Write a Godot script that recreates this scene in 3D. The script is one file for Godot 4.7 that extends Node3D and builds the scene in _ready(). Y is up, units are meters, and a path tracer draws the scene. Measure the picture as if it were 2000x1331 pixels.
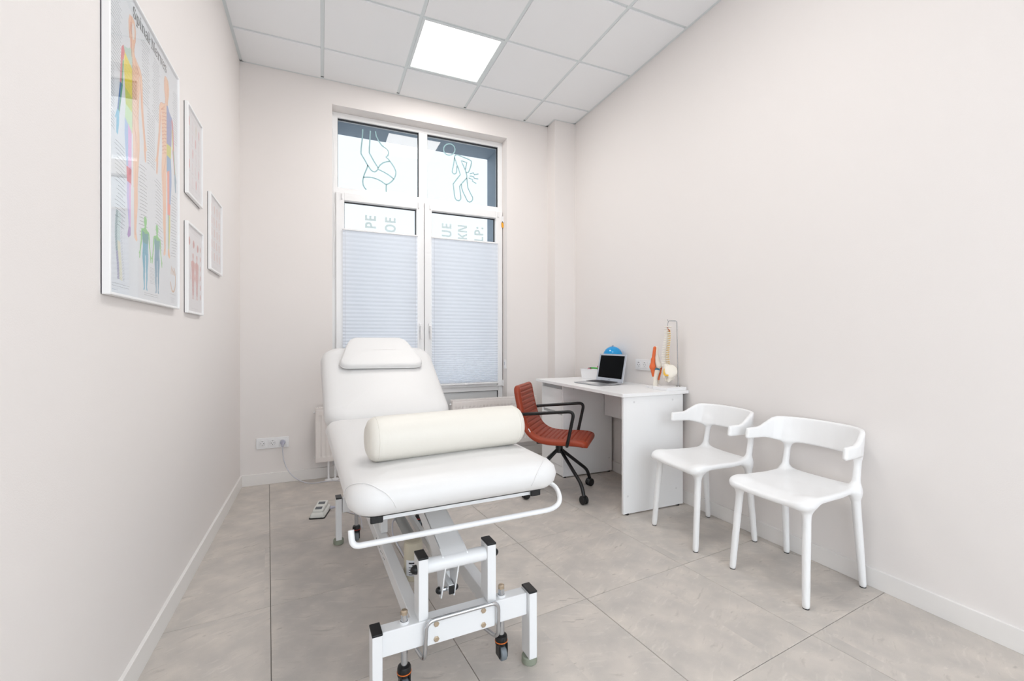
extends Node3D
# A small physiotherapy room: treatment table, desk, chairs, posters, tall window.
# Axes: x to the right along the window wall, -z towards the window wall, y up, floor at y = 0.

const XL := -0.5685      # left wall face
const XR := 2.3035       # right wall face
const ZB := -3.929       # window wall face
const ZF := 1.12         # wall behind the camera
const CH := 3.253        # ceiling rails
const GX := 0.0101       # ceiling grid origin
const GZ := -3.5085
const WX0 := 0.085       # window opening
const WX1 := 1.639
const WY0 := 0.06
const WY1 := 3.06

var M := {}
var rng := RandomNumberGenerator.new()


# ------------------------------------------------------------------ mesh builder
class MB:
	var v := PackedVector3Array()
	var n := PackedVector3Array()
	var uv := PackedVector2Array()
	var ix := PackedInt32Array()
	var t := Transform3D.IDENTITY

	func at(o: Vector3, b := Basis.IDENTITY) -> MB:
		t = Transform3D(b, o)
		return self

	# rows of equal length; the face normal is (next row - row) x (next column - column)
	func grid(rows: Array, closed := false, flip := false) -> MB:
		var nr := rows.size()
		var nc: int = rows[0].size()
		var base := v.size()
		var acc := PackedVector3Array()
		acc.resize(nr * nc)
		for r in nr:
			for c in nc:
				v.append(t * (rows[r][c] as Vector3))
				uv.append(Vector2(float(c) / maxf(1.0, nc - 1), float(r) / maxf(1.0, nr - 1)))
		var cols := nc if closed else nc - 1
		for r in nr - 1:
			for c in cols:
				var c2 := (c + 1) % nc
				var a := r * nc + c
				var b := r * nc + c2
				var d := (r + 1) * nc + c
				var e := (r + 1) * nc + c2
				var f := (v[base + e] - v[base + a]).cross(v[base + b] - v[base + d])
				if flip:
					f = -f
				acc[a] += f
				acc[b] += f
				acc[d] += f
				acc[e] += f
				for tri in [[a, d, e], [a, e, b]]:
					var p: Vector3 = v[base + tri[0]]
					if (v[base + tri[1]] - p).cross(v[base + tri[2]] - p).length_squared() > 1e-18:
						if flip:
							ix.append_array([base + tri[0], base + tri[1], base + tri[2]])
						else:
							ix.append_array([base + tri[0], base + tri[2], base + tri[1]])
		for q in acc:
			n.append(q.normalized() if q.length_squared() > 1e-24 else Vector3.UP)
		return self

	func quad(a: Vector3, b: Vector3, c: Vector3, d: Vector3) -> MB:  # counter-clockwise from outside
		return grid([PackedVector3Array([a, d]), PackedVector3Array([b, c])])

	# bevelled box
	func box(c: Vector3, s: Vector3, r := 0.0) -> MB:
		var h := s * 0.5
		r = minf(r, minf(h.x, minf(h.y, h.z)) * 0.98)
		var inner := h - Vector3(r, r, r)
		for ax in 3:
			for sg in [1.0, -1.0]:
				var a := (ax + 1) % 3
				var b := (ax + 2) % 3
				if sg < 0.0:
					var k := a
					a = b
					b = k
				var va := [-h[a], h[a]] if r <= 0.0 else [-h[a], -inner[a], inner[a], h[a]]
				var vb := [-h[b], h[b]] if r <= 0.0 else [-h[b], -inner[b], inner[b], h[b]]
				var base := v.size()
				for ia in va.size():
					for ib in vb.size():
						var p := Vector3.ZERO
						p[ax] = sg * h[ax]
						p[a] = va[ia]
						p[b] = vb[ib]
						var nn := Vector3.ZERO
						if r > 0.0:
							var q := Vector3(clampf(p.x, -inner.x, inner.x), clampf(p.y, -inner.y, inner.y), clampf(p.z, -inner.z, inner.z))
							nn = (p - q).normalized()
							p = q + nn * r
						else:
							nn[ax] = sg
						v.append(t * (p + c))
						n.append((t.basis * nn).normalized())
						uv.append(Vector2(va[ia] / (2 * h[a]) + 0.5, vb[ib] / (2 * h[b]) + 0.5))
				var w := vb.size()
				for ia in va.size() - 1:
					for ib in w - 1:
						var o := base + ia * w + ib
						ix.append_array([o, o + w + 1, o + w, o, o + 1, o + w + 1])
		return self

	func ring(c: Vector3, ex: Vector3, ey: Vector3, r: float, seg: int) -> PackedVector3Array:
		var o := PackedVector3Array()
		for k in seg:
			var a := TAU * k / seg
			o.append(c + (ex * cos(a) + ey * sin(a)) * r)
		return o

	# profile of (radius, height) from bottom to top; sharp corners split
	func lathe(prof: Array, seg := 24, crease := 0.55) -> MB:
		var rows := []
		for k in prof.size():
			var p: Vector2 = prof[k]
			rows.append(ring(Vector3(0, p.y, 0), Vector3.RIGHT, Vector3.BACK, maxf(p.x, 0.0), seg))
			if k > 0 and k < prof.size() - 1:
				var d0: Vector2 = p - prof[k - 1]
				var d1: Vector2 = prof[k + 1] - p
				if absf(d0.angle_to(d1)) > crease:
					grid(rows, true)
					rows = [rows[-1]]
		grid(rows, true)
		return self

	func cyl(a: Vector3, b: Vector3, r: float, seg := 16, bevel := 0.0, r2 := -1.0) -> MB:
		var keep := t
		var y := (b - a).normalized()
		var x := y.cross(Vector3.UP if absf(y.y) < 0.9 else Vector3.RIGHT).normalized()
		t = keep * Transform3D(Basis(x, y, x.cross(y)), a)
		var h := a.distance_to(b)
		var q := r if r2 < 0.0 else r2
		if bevel > 0.0:
			lathe([Vector2(0, 0), Vector2(r - bevel, 0), Vector2(r, bevel), Vector2(q, h - bevel), Vector2(q - bevel, h), Vector2(0, h)], seg)
		else:
			lathe([Vector2(0, 0), Vector2(r, 0), Vector2(q, h), Vector2(0, h)], seg)
		t = keep
		return self

	func dome(a: Vector3, dir: Vector3, r: float, h: float, seg := 16) -> MB:
		var keep := t
		var y := dir.normalized()
		var x := y.cross(Vector3.UP if absf(y.y) < 0.9 else Vector3.RIGHT).normalized()
		t = keep * Transform3D(Basis(x, y, x.cross(y)), a)
		var pr := [Vector2(0, 0), Vector2(r, 0)]
		for k in range(1, 7):
			pr.append(Vector2(r * cos(k * PI / 12), h * sin(k * PI / 12)))
		lathe(pr, seg, 1.0)
		t = keep
		return self

	# swept tube with flat, slightly rounded ends
	func tube(path: Array, r: float, seg := 12, r_end := -1.0) -> MB:
		var rows := []
		var np := path.size()
		var prev := Vector3.ZERO
		for k in np:
			var p: Vector3 = path[k]
			var tg: Vector3
			if k == 0:
				tg = path[1] - p
			elif k == np - 1:
				tg = p - path[k - 1]
			else:
				tg = (path[k + 1] - p).normalized() + (p - path[k - 1]).normalized()
			tg = tg.normalized()
			var nn := prev - tg * prev.dot(tg)
			if nn.length() < 1e-4:
				nn = tg.cross(Vector3.UP if absf(tg.y) < 0.9 else Vector3.RIGHT)
			nn = nn.normalized()
			prev = nn
			var bb := nn.cross(tg)
			var rr := r if r_end < 0.0 else lerpf(r, r_end, float(k) / (np - 1))
			if k == 0:
				rows.append(ring(p, nn, bb, 0.0, seg))
				rows.append(ring(p, nn, bb, rr * 0.86, seg))
				rows.append(ring(p + tg * rr * 0.12, nn, bb, rr, seg))
			elif k == np - 1:
				rows.append(ring(p - tg * rr * 0.12, nn, bb, rr, seg))
				rows.append(ring(p, nn, bb, rr * 0.86, seg))
				rows.append(ring(p, nn, bb, 0.0, seg))
			else:
				rows.append(ring(p, nn, bb, rr, seg))
		grid(rows, true)
		return self

	func outline(hw: float, hl: float, rc: float, seg := 8) -> PackedVector3Array:
		var o := PackedVector3Array()
		rc = clampf(rc, 0.0002, maxf(0.0002, minf(hw, hl)))
		for k in 4:
			var cx := (hw - rc) * (1.0 if k == 0 or k == 3 else -1.0)
			var cz := (hl - rc) * (1.0 if k < 2 else -1.0)
			for j in seg + 1:
				var a := PI * 0.5 * (k + float(j) / seg)
				o.append(Vector3(cx + rc * cos(a), 0, cz + rc * sin(a)))
		return o

	# pillow-like slab: rounded-rectangle rings; prof holds (inset, height) from the bottom middle to the top middle
	func slab(hw: float, hl: float, rc: float, prof: Array, seg := 8, warp = null) -> MB:
		var rows := []
		for p in prof:
			var i: float = minf(p.x, minf(hw, hl) - 0.0005)
			var o := outline(hw - i, hl - i, rc - i, seg)
			for k in o.size():
				o[k].y = p.y
				if warp != null:
					o[k] = warp.call(o[k])
			rows.append(o)
		grid(rows, true)
		return self

	# flat polygon (x, y; counter-clockwise) pushed from z0 to z1
	func prism(poly: PackedVector2Array, z0: float, z1: float, smooth := false) -> MB:
		if Geometry2D.is_polygon_clockwise(poly):
			poly = poly.duplicate()
			poly.reverse()
		var tri := Geometry2D.triangulate_polygon(poly)
		for side in 2:
			var base := v.size()
			for p in poly:
				v.append(t * Vector3(p.x, p.y, z1 if side == 0 else z0))
				n.append((t.basis * (Vector3.BACK if side == 0 else Vector3.FORWARD)).normalized())
				uv.append(p)
			for k in range(0, tri.size(), 3):
				var a := poly[tri[k]]
				var b := poly[tri[k + 1]]
				var c := poly[tri[k + 2]]
				var ccw := (b - a).cross(c - a) > 0.0
				if ccw == (side == 0):
					ix.append_array([base + tri[k], base + tri[k + 2], base + tri[k + 1]])
				else:
					ix.append_array([base + tri[k], base + tri[k + 1], base + tri[k + 2]])
		var lo := PackedVector3Array()
		var hi := PackedVector3Array()
		for p in poly:
			lo.append(Vector3(p.x, p.y, z0))
			hi.append(Vector3(p.x, p.y, z1))
		if smooth:
			grid([hi, lo], true)
		else:
			for k in poly.size():
				var j := (k + 1) % poly.size()
				grid([PackedVector3Array([hi[k], hi[j]]), PackedVector3Array([lo[k], lo[j]])])
		return self

	# flat ribbon along a 2D line, facing +z
	func ribbon(pts: PackedVector2Array, w: float, z: float, shut := false) -> MB:
		var a := PackedVector3Array()
		var b := PackedVector3Array()
		var m := pts.size()
		for k in m:
			var d: Vector2
			if shut:
				d = (pts[(k + 1) % (m - 1)] - pts[k]).normalized() + (pts[k] - pts[(k + m - 2) % (m - 1)]).normalized()
			elif k == 0:
				d = pts[1] - pts[0]
			elif k == m - 1:
				d = pts[k] - pts[k - 1]
			else:
				d = (pts[k + 1] - pts[k]).normalized() + (pts[k] - pts[k - 1]).normalized()
			d = d.normalized() if d.length() > 1e-6 else Vector2.RIGHT
			var s := Vector2(-d.y, d.x) * w * 0.5
			a.append(Vector3(pts[k].x + s.x, pts[k].y + s.y, z))
			b.append(Vector3(pts[k].x - s.x, pts[k].y - s.y, z))
		grid([b, a], false, true)
		return self

	func mesh() -> ArrayMesh:
		var arr := []
		arr.resize(Mesh.ARRAY_MAX)
		arr[Mesh.ARRAY_VERTEX] = v
		arr[Mesh.ARRAY_NORMAL] = n
		arr[Mesh.ARRAY_TEX_UV] = uv
		arr[Mesh.ARRAY_INDEX] = ix
		var m := ArrayMesh.new()
		m.add_surface_from_arrays(Mesh.PRIMITIVE_TRIANGLES, arr)
		return m


# ------------------------------------------------------------------ smooth solids from distance fields
# Surface nets; returns one MB for each class that `which` tells apart (0 .. count - 1).
func sdf_mesh(f: Callable, lo: Vector3, hi: Vector3, cell: float, count := 1, which = null) -> Array:
	var nx := int(ceil((hi.x - lo.x) / cell / 4.0)) * 4 + 1
	var ny := int(ceil((hi.y - lo.y) / cell / 4.0)) * 4 + 1
	var nz := int(ceil((hi.z - lo.z) / cell / 4.0)) * 4 + 1
	var g := PackedFloat32Array()
	g.resize(nx * ny * nz)
	g.fill(1e9)
	var near := cell * 4.0 * 0.87 + cell
	var blocks := []
	for bz in range(0, nz - 1, 4):
		for by in range(0, ny - 1, 4):
			for bx in range(0, nx - 1, 4):
				var d: float = f.call(lo + Vector3(bx + 2, by + 2, bz + 2) * cell)
				if absf(d) < near * 1.15:
					blocks.append(Vector3i(bx, by, bz))
	for b in blocks:
		for z in range(b.z, b.z + 5):
			for y in range(b.y, b.y + 5):
				for x in range(b.x, b.x + 5):
					var i: int = (z * ny + y) * nx + x
					if g[i] > 1e8:
						g[i] = f.call(lo + Vector3(x, y, z) * cell)
	var vid := {}
	var pos := PackedVector3Array()
	var sy := nx
	var sz := nx * ny
	var co := [0, 1, sy, sy + 1, sz, sz + 1, sz + sy, sz + sy + 1]
	var cv := [Vector3(0, 0, 0), Vector3(1, 0, 0), Vector3(0, 1, 0), Vector3(1, 1, 0), Vector3(0, 0, 1), Vector3(1, 0, 1), Vector3(0, 1, 1), Vector3(1, 1, 1)]
	var ed := [[0, 1], [2, 3], [4, 5], [6, 7], [0, 2], [1, 3], [4, 6], [5, 7], [0, 4], [1, 5], [2, 6], [3, 7]]
	for b in blocks:
		for z in range(b.z, b.z + 4):
			for y in range(b.y, b.y + 4):
				for x in range(b.x, b.x + 4):
					var i: int = (z * ny + y) * nx + x
					var s := 0
					for k in 8:
						if g[i + co[k]] < 0.0:
							s += 1
					if s == 0 or s == 8:
						continue
					var p := Vector3.ZERO
					var m := 0
					for e in ed:
						var a: float = g[i + co[e[0]]]
						var c: float = g[i + co[e[1]]]
						if (a < 0.0) != (c < 0.0):
							p += (cv[e[0]] as Vector3).lerp(cv[e[1]], a / (a - c))
							m += 1
					vid[i] = pos.size()
					pos.append(lo + (Vector3(x, y, z) + p / m) * cell)
	var quads := PackedInt32Array()
	for i in vid:
		for ax in 3:
			var st: int = [1, sy, sz][ax]
			var u: int = [sy, sz, 1][ax]
			var w: int = [sz, 1, sy][ax]
			if not (vid.has(i - u) and vid.has(i - w) and vid.has(i - u - w)):
				continue
			var a := g[i]
			var c := g[i + st]
			if (a < 0.0) == (c < 0.0):
				continue
			if a < 0.0:
				quads.append_array([vid[i], vid[i - u], vid[i - u - w], vid[i - w]])
			else:
				quads.append_array([vid[i], vid[i - w], vid[i - u - w], vid[i - u]])
	var nor := PackedVector3Array()
	nor.resize(pos.size())
	for k in range(0, quads.size(), 4):
		var fn := (pos[quads[k + 2]] - pos[quads[k]]).cross(pos[quads[k + 3]] - pos[quads[k + 1]])
		for j in 4:
			nor[quads[k + j]] += fn
	var out := []
	var maps := []
	for k in count:
		out.append(MB.new())
		maps.append({})
	for k in range(0, quads.size(), 4):
		var w := 0
		if count > 1:
			w = which.call((pos[quads[k]] + pos[quads[k + 2]]) * 0.5)
		var mb: MB = out[w]
		var q := PackedInt32Array()
		for j in 4:
			var id := quads[k + j]
			if not maps[w].has(id):
				maps[w][id] = mb.v.size()
				mb.v.append(pos[id])
				mb.n.append(nor[id].normalized())
				mb.uv.append(Vector2(pos[id].x, pos[id].z))
			q.append(maps[w][id])
		mb.ix.append_array([q[0], q[2], q[1], q[0], q[3], q[2]])
	return out


func smin(a: float, b: float, k: float) -> float:
	var h := clampf(0.5 + 0.5 * (b - a) / k, 0.0, 1.0)
	return lerpf(b, a, h) - k * h * (1.0 - h)


func capsule(p: Vector3, a: Vector3, b: Vector3, ra: float, rb: float) -> float:
	var d := b - a
	var h := clampf((p - a).dot(d) / d.length_squared(), 0.0, 1.0)
	return (p - a - d * h).length() - lerpf(ra, rb, h)


# ------------------------------------------------------------------ scene helpers
var used := {}

func numbered(called: String) -> String:
	var k: int = used.get(called, 0)
	used[called] = k + 1
	return called if k == 0 else "%s_%03d" % [called, k]


func thing(called: String, label: String, category: String, where := Vector3.ZERO, turn := 0.0, group := "") -> Node3D:
	var o := Node3D.new()
	o.name = numbered(called)
	add_child(o)
	o.position = where
	o.rotation.y = turn
	o.set_meta("label", label)
	o.set_meta("category", category)
	if group:
		o.set_meta("group", group)
	return o


func struct(called: String) -> Node3D:
	var o := Node3D.new()
	o.name = called
	add_child(o)
	o.set_meta("kind", "structure")
	return o


func put(parent: Node, called: String, mesh: Mesh, material: Material, where := Vector3.ZERO, basis := Basis.IDENTITY) -> MeshInstance3D:
	var o := MeshInstance3D.new()
	o.name = called
	o.mesh = mesh
	o.material_override = material
	o.transform = Transform3D(basis, where)
	parent.add_child(o, true)
	return o


func mb() -> MB:
	return MB.new()


func arc(c: Vector3, ex: Vector3, ey: Vector3, r: float, a0: float, a1: float, k := 6) -> Array:
	var o := []
	for i in k + 1:
		var a := deg_to_rad(lerpf(a0, a1, float(i) / k))
		o.append(c + (ex * cos(a) + ey * sin(a)) * r)
	return o


# rounds the inner corners of a path
func bend(pts: Array, r: float, k := 5) -> Array:
	var o := [pts[0]]
	for i in range(1, pts.size() - 1):
		var p: Vector3 = pts[i]
		var a: Vector3 = pts[i - 1] - p
		var b: Vector3 = pts[i + 1] - p
		var q := minf(r, minf(a.length(), b.length()) * 0.48)
		var s := p + a.normalized() * q
		var e := p + b.normalized() * q
		for j in k + 1:
			var u := float(j) / k
			o.append(s.lerp(p, u).lerp(p.lerp(e, u), u))
	o.append(pts[-1])
	return o


func spline(pts: Array, k := 6) -> Array:
	var o := []
	for i in pts.size() - 1:
		var p0: Vector3 = pts[maxi(i - 1, 0)]
		var p1: Vector3 = pts[i]
		var p2: Vector3 = pts[i + 1]
		var p3: Vector3 = pts[mini(i + 2, pts.size() - 1)]
		for j in k:
			o.append(p1.cubic_interpolate(p2, p0, p3, float(j) / k))
	o.append(pts[-1])
	return o


func c8(r: int, g: int, b: int) -> Color:
	return Color8(r, g, b)


func mat(key: String, col: Color, rough := 0.5, metal := 0.0, spec := 0.5) -> StandardMaterial3D:
	var m := StandardMaterial3D.new()
	m.resource_name = key
	m.albedo_color = col
	m.roughness = rough
	m.metallic = metal
	m.metallic_specular = spec
	M[key] = m
	return m


func noise_tex(seed_: int, freq: float, octaves: int, size := 512, normal := 0.0) -> NoiseTexture2D:
	var nz := FastNoiseLite.new()
	nz.seed = seed_
	nz.frequency = freq
	nz.fractal_octaves = octaves
	var t := NoiseTexture2D.new()
	t.width = size
	t.height = size
	t.seamless = true
	t.noise = nz
	if normal > 0.0:
		t.as_normal_map = true
		t.bump_strength = normal
	return t


func relief(m: StandardMaterial3D, tex: Texture2D, scale: float, strength: float) -> void:
	m.normal_enabled = true
	m.normal_texture = tex
	m.normal_scale = strength
	m.uv1_triplanar = true
	m.uv1_world_triplanar = true
	m.uv1_scale = Vector3.ONE * scale


func materials() -> void:
	var fine := noise_tex(3, 0.09, 3, 512, 4.0)
	var soft := noise_tex(5, 0.02, 3, 512, 6.0)
	relief(mat("wall_paint", c8(239, 234, 231), 0.8, 0.0, 0.3), fine, 4.0, 0.08)
	mat("baseboard", c8(240, 237, 234), 0.45)
	relief(mat("ceiling_tile", c8(246, 247, 248), 0.95, 0.0, 0.2), fine, 6.0, 0.3)
	mat("ceiling_rail", c8(224, 230, 231), 0.45)
	mat("grout", c8(112, 105, 98), 0.9)
	mat("frame_white", c8(244, 244, 244), 0.3)
	mat("gasket", c8(28, 32, 38), 0.6)
	mat("outer_cladding", c8(140, 162, 180), 0.6)
	mat("window_panel", c8(228, 229, 229), 0.35)
	mat("vinyl_line", c8(150, 184, 188), 0.6)
	mat("vinyl_text", c8(196, 212, 214), 0.6)
	var dg := mat("door_glass", Color(1, 1, 1, 0.02), 0.02)
	dg.transparency = BaseMaterial3D.TRANSPARENCY_ALPHA
	# solar-control glazing: neutral grey tint
	var g := mat("pane_glass", Color(0.2, 0.22, 0.23, 0.46), 0.02, 0.0, 0.45)
	g.transparency = BaseMaterial3D.TRANSPARENCY_ALPHA
	var b := mat("blind_fabric", c8(233, 240, 252), 0.9, 0.0, 0.2)
	b.backlight_enabled = true
	b.backlight = Color(1, 1, 1)
	mat("white_leather", c8(229, 228, 227), 0.42, 0.0, 0.45)
	relief(M["white_leather"], soft, 7.0, 0.06)
	mat("cream_leather", c8(229, 225, 216), 0.45, 0.0, 0.45)
	relief(M["cream_leather"], soft, 7.0, 0.06)
	mat("seam", c8(240, 239, 238), 0.6)
	mat("white_steel", c8(240, 241, 242), 0.28)
	mat("black_plastic", c8(16, 17, 19), 0.35)
	mat("black_steel", c8(13, 14, 16), 0.38)
	mat("chrome", c8(205, 208, 212), 0.16, 1.0)
	mat("brass_bolt", c8(206, 190, 168), 0.3, 1.0)
	mat("foot_rubber", c8(146, 152, 136), 0.7)
	mat("orange_ring", c8(214, 110, 40), 0.5)
	mat("red_ring", c8(200, 40, 30), 0.5)
	mat("wheel_grey", c8(120, 128, 134), 0.5)
	mat("motor_beige", c8(200, 192, 172), 0.5)
	mat("motor_grey", c8(150, 152, 150), 0.5)
	mat("paper_label", c8(232, 234, 236), 0.6)
	mat("print_dark", c8(40, 42, 46), 0.6)
	mat("plastic_white", c8(243, 243, 244), 0.35)
	mat("socket_hole", c8(24, 24, 26), 0.5)
	mat("cable_grey", c8(206, 206, 214), 0.45)
	mat("plug_grey", c8(190, 190, 205), 0.45)
	mat("pedal_body", c8(228, 229, 224), 0.45)
	mat("pedal_pad", c8(98, 102, 106), 0.6)
	mat("radiator", c8(238, 232, 228), 0.35)
	mat("radiator_slot", c8(70, 66, 64), 0.7)
	mat("desk_white", c8(247, 247, 247), 0.32)
	mat("desk_edge", c8(228, 228, 228), 0.4)
	mat("desk_groove", c8(196, 196, 197), 0.35)
	relief(mat("brown_leather", c8(154, 60, 32), 0.42, 0.0, 0.5), soft, 9.0, 0.1)
	mat("leather_thread", c8(92, 30, 16), 0.7)
	mat("chair_plastic", c8(246, 246, 246), 0.3)
	mat("rubber_tip", c8(60, 60, 60), 0.7)
	mat("aluminium", c8(200, 202, 206), 0.32, 0.85)
	mat("keyboard", c8(40, 40, 44), 0.5)
	mat("screen", c8(4, 4, 5), 0.3, 0.0, 0.18)
	mat("blue_gloss", c8(18, 150, 214), 0.15)
	mat("green_plastic", c8(60, 176, 60), 0.4)
	mat("magenta_plastic", c8(186, 24, 92), 0.4)
	mat("pink_paper", c8(236, 176, 190), 0.7)
	mat("dark_red_print", c8(120, 30, 50), 0.6)
	mat("bone", c8(240, 234, 222), 0.5)
	mat("disc_tan", c8(226, 196, 130), 0.5)
	mat("muscle_orange", c8(224, 106, 52), 0.45)
	mat("meniscus_blue", c8(40, 120, 150), 0.45)
	mat("nerve_yellow", c8(236, 188, 66), 0.45)
	mat("vessel_red", c8(176, 44, 36), 0.45)
	mat("rod_steel", c8(170, 170, 172), 0.25, 0.9)
	mat("tag_orange", c8(238, 168, 30), 0.5)
	mat("frame_face", c8(246, 246, 246), 0.35)
	mat("frame_back", c8(40, 44, 60), 0.8)
	mat("print_black", c8(30, 30, 32), 0.7)
	var pg := mat("poster_glass", Color(1, 1, 1, 0.02), 0.02, 0.0, 0.42)
	pg.transparency = BaseMaterial3D.TRANSPARENCY_ALPHA
	var lp := mat("diffuser", c8(255, 254, 250), 0.6)
	lp.emission_enabled = true
	lp.emission = c8(255, 253, 248)
	lp.emission_energy_multiplier = 1.6
	# floor: sanded concrete-look porcelain
	var img := Image.create(768, 768, false, Image.FORMAT_RGB8)
	var na := FastNoiseLite.new()
	na.seed = 21
	na.frequency = 0.006
	na.fractal_octaves = 5
	var nb := FastNoiseLite.new()
	nb.seed = 77
	nb.frequency = 0.02
	nb.fractal_octaves = 3
	var nc := FastNoiseLite.new()
	nc.seed = 12
	nc.frequency = 0.35
	nc.fractal_octaves = 2
	for y in 768:
		for x in 768:
			var s := 0.966 * x + 0.259 * y
			var w := -0.259 * x + 0.966 * y
			var a := na.get_noise_2d(x, y)
			var st := nb.get_noise_2d(s * 0.45 + 40.0 * a, w * 2.2 + 60.0 * a)
			var gr := nc.get_noise_2d(x, y)
			var k := 1.0 + 0.075 * a + 0.022 * gr
			if st > 0.32:
				k -= (st - 0.32) * 0.30 * clampf(0.2 + a * 2.2, 0.0, 1.0)
			elif st < -0.3:
				k += (-0.3 - st) * 0.12
			img.set_pixel(x, y, Color(0.786 * k + 0.006 * a, 0.757 * k, 0.728 * k - 0.006 * a))
	var fm := mat("floor_tile", Color.WHITE, 0.46, 0.0, 0.5)
	fm.albedo_texture = ImageTexture.create_from_image(img)


# ------------------------------------------------------------------ camera, sky, lamps
func view_and_light() -> void:
	var cam := Camera3D.new()
	cam.name = "camera"
	cam.position = Vector3(0, 1.1211, 0)
	cam.rotation = Vector3(-0.0011, -0.4065, -0.0005)
	cam.fov = rad_to_deg(2.0 * atan(665.5 / 865.8))
	cam.near = 0.05
	cam.far = 100.0
	add_child(cam)
	cam.current = true
	var sky := ProceduralSkyMaterial.new()
	sky.sky_top_color = Color(0.92, 0.963, 1.0)
	sky.sky_horizon_color = Color(0.945, 0.974, 1.0)
	sky.ground_horizon_color = Color(0.85, 0.86, 0.875)
	sky.ground_bottom_color = Color(0.80, 0.81, 0.825)
	sky.sky_energy_multiplier = 1.0
	sky.energy_multiplier = 3.1
	var env := Environment.new()
	env.background_mode = Environment.BG_SKY
	env.sky = Sky.new()
	env.sky.sky_material = sky
	env.tonemap_mode = Environment.TONE_MAPPER_LINEAR
	env.tonemap_exposure = 1.32
	env.sdfgi_enabled = true
	env.ssao_enabled = true
	env.ssil_enabled = true
	var we := WorldEnvironment.new()
	we.name = "world_environment"
	we.environment = env
	add_child(we)
	# the recessed ceiling panels: one in view, one above the middle of the room
	panel_light("square glowing recessed panel light in the tiled ceiling near the window", 1, 0, 1.05, Color(1.0, 0.985, 0.97))
	panel_light("square recessed panel light in the middle of the tiled ceiling", 1, 3, 1.0, Color(1.0, 0.995, 0.99))


func panel_light(label: String, i: int, j: int, energy: float, tint: Color) -> void:
	var c := Vector3(GX + 0.6 * (i + 0.5), CH, GZ + 0.6 * (j + 0.5))
	var o := thing("ceiling_panel_light", label, "light", c, 0.0, "ceiling panel lights")
	var fr := mb()
	for s in [-1.0, 1.0]:
		fr.box(Vector3(s * 0.281, 0.004, 0), Vector3(0.020, 0.016, 0.582), 0.002)
		fr.box(Vector3(0, 0.004, s * 0.281), Vector3(0.542, 0.016, 0.020), 0.002)
	put(o, "frame", fr.mesh(), M["ceiling_rail"])
	put(o, "diffuser", mb().box(Vector3(0, 0.006, 0), Vector3(0.545, 0.008, 0.545), 0.001).mesh(), M["diffuser"])
	var l := AreaLight3D.new()
	l.name = "lamp"
	l.area_size = Vector2(0.54, 0.54)
	l.light_energy = energy
	l.light_color = tint
	l.area_range = 12.0
	l.area_attenuation = 2.0
	l.shadow_enabled = true
	l.position = Vector3(0, -0.006, 0)
	l.rotation.x = -PI / 2
	o.add_child(l)


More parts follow.
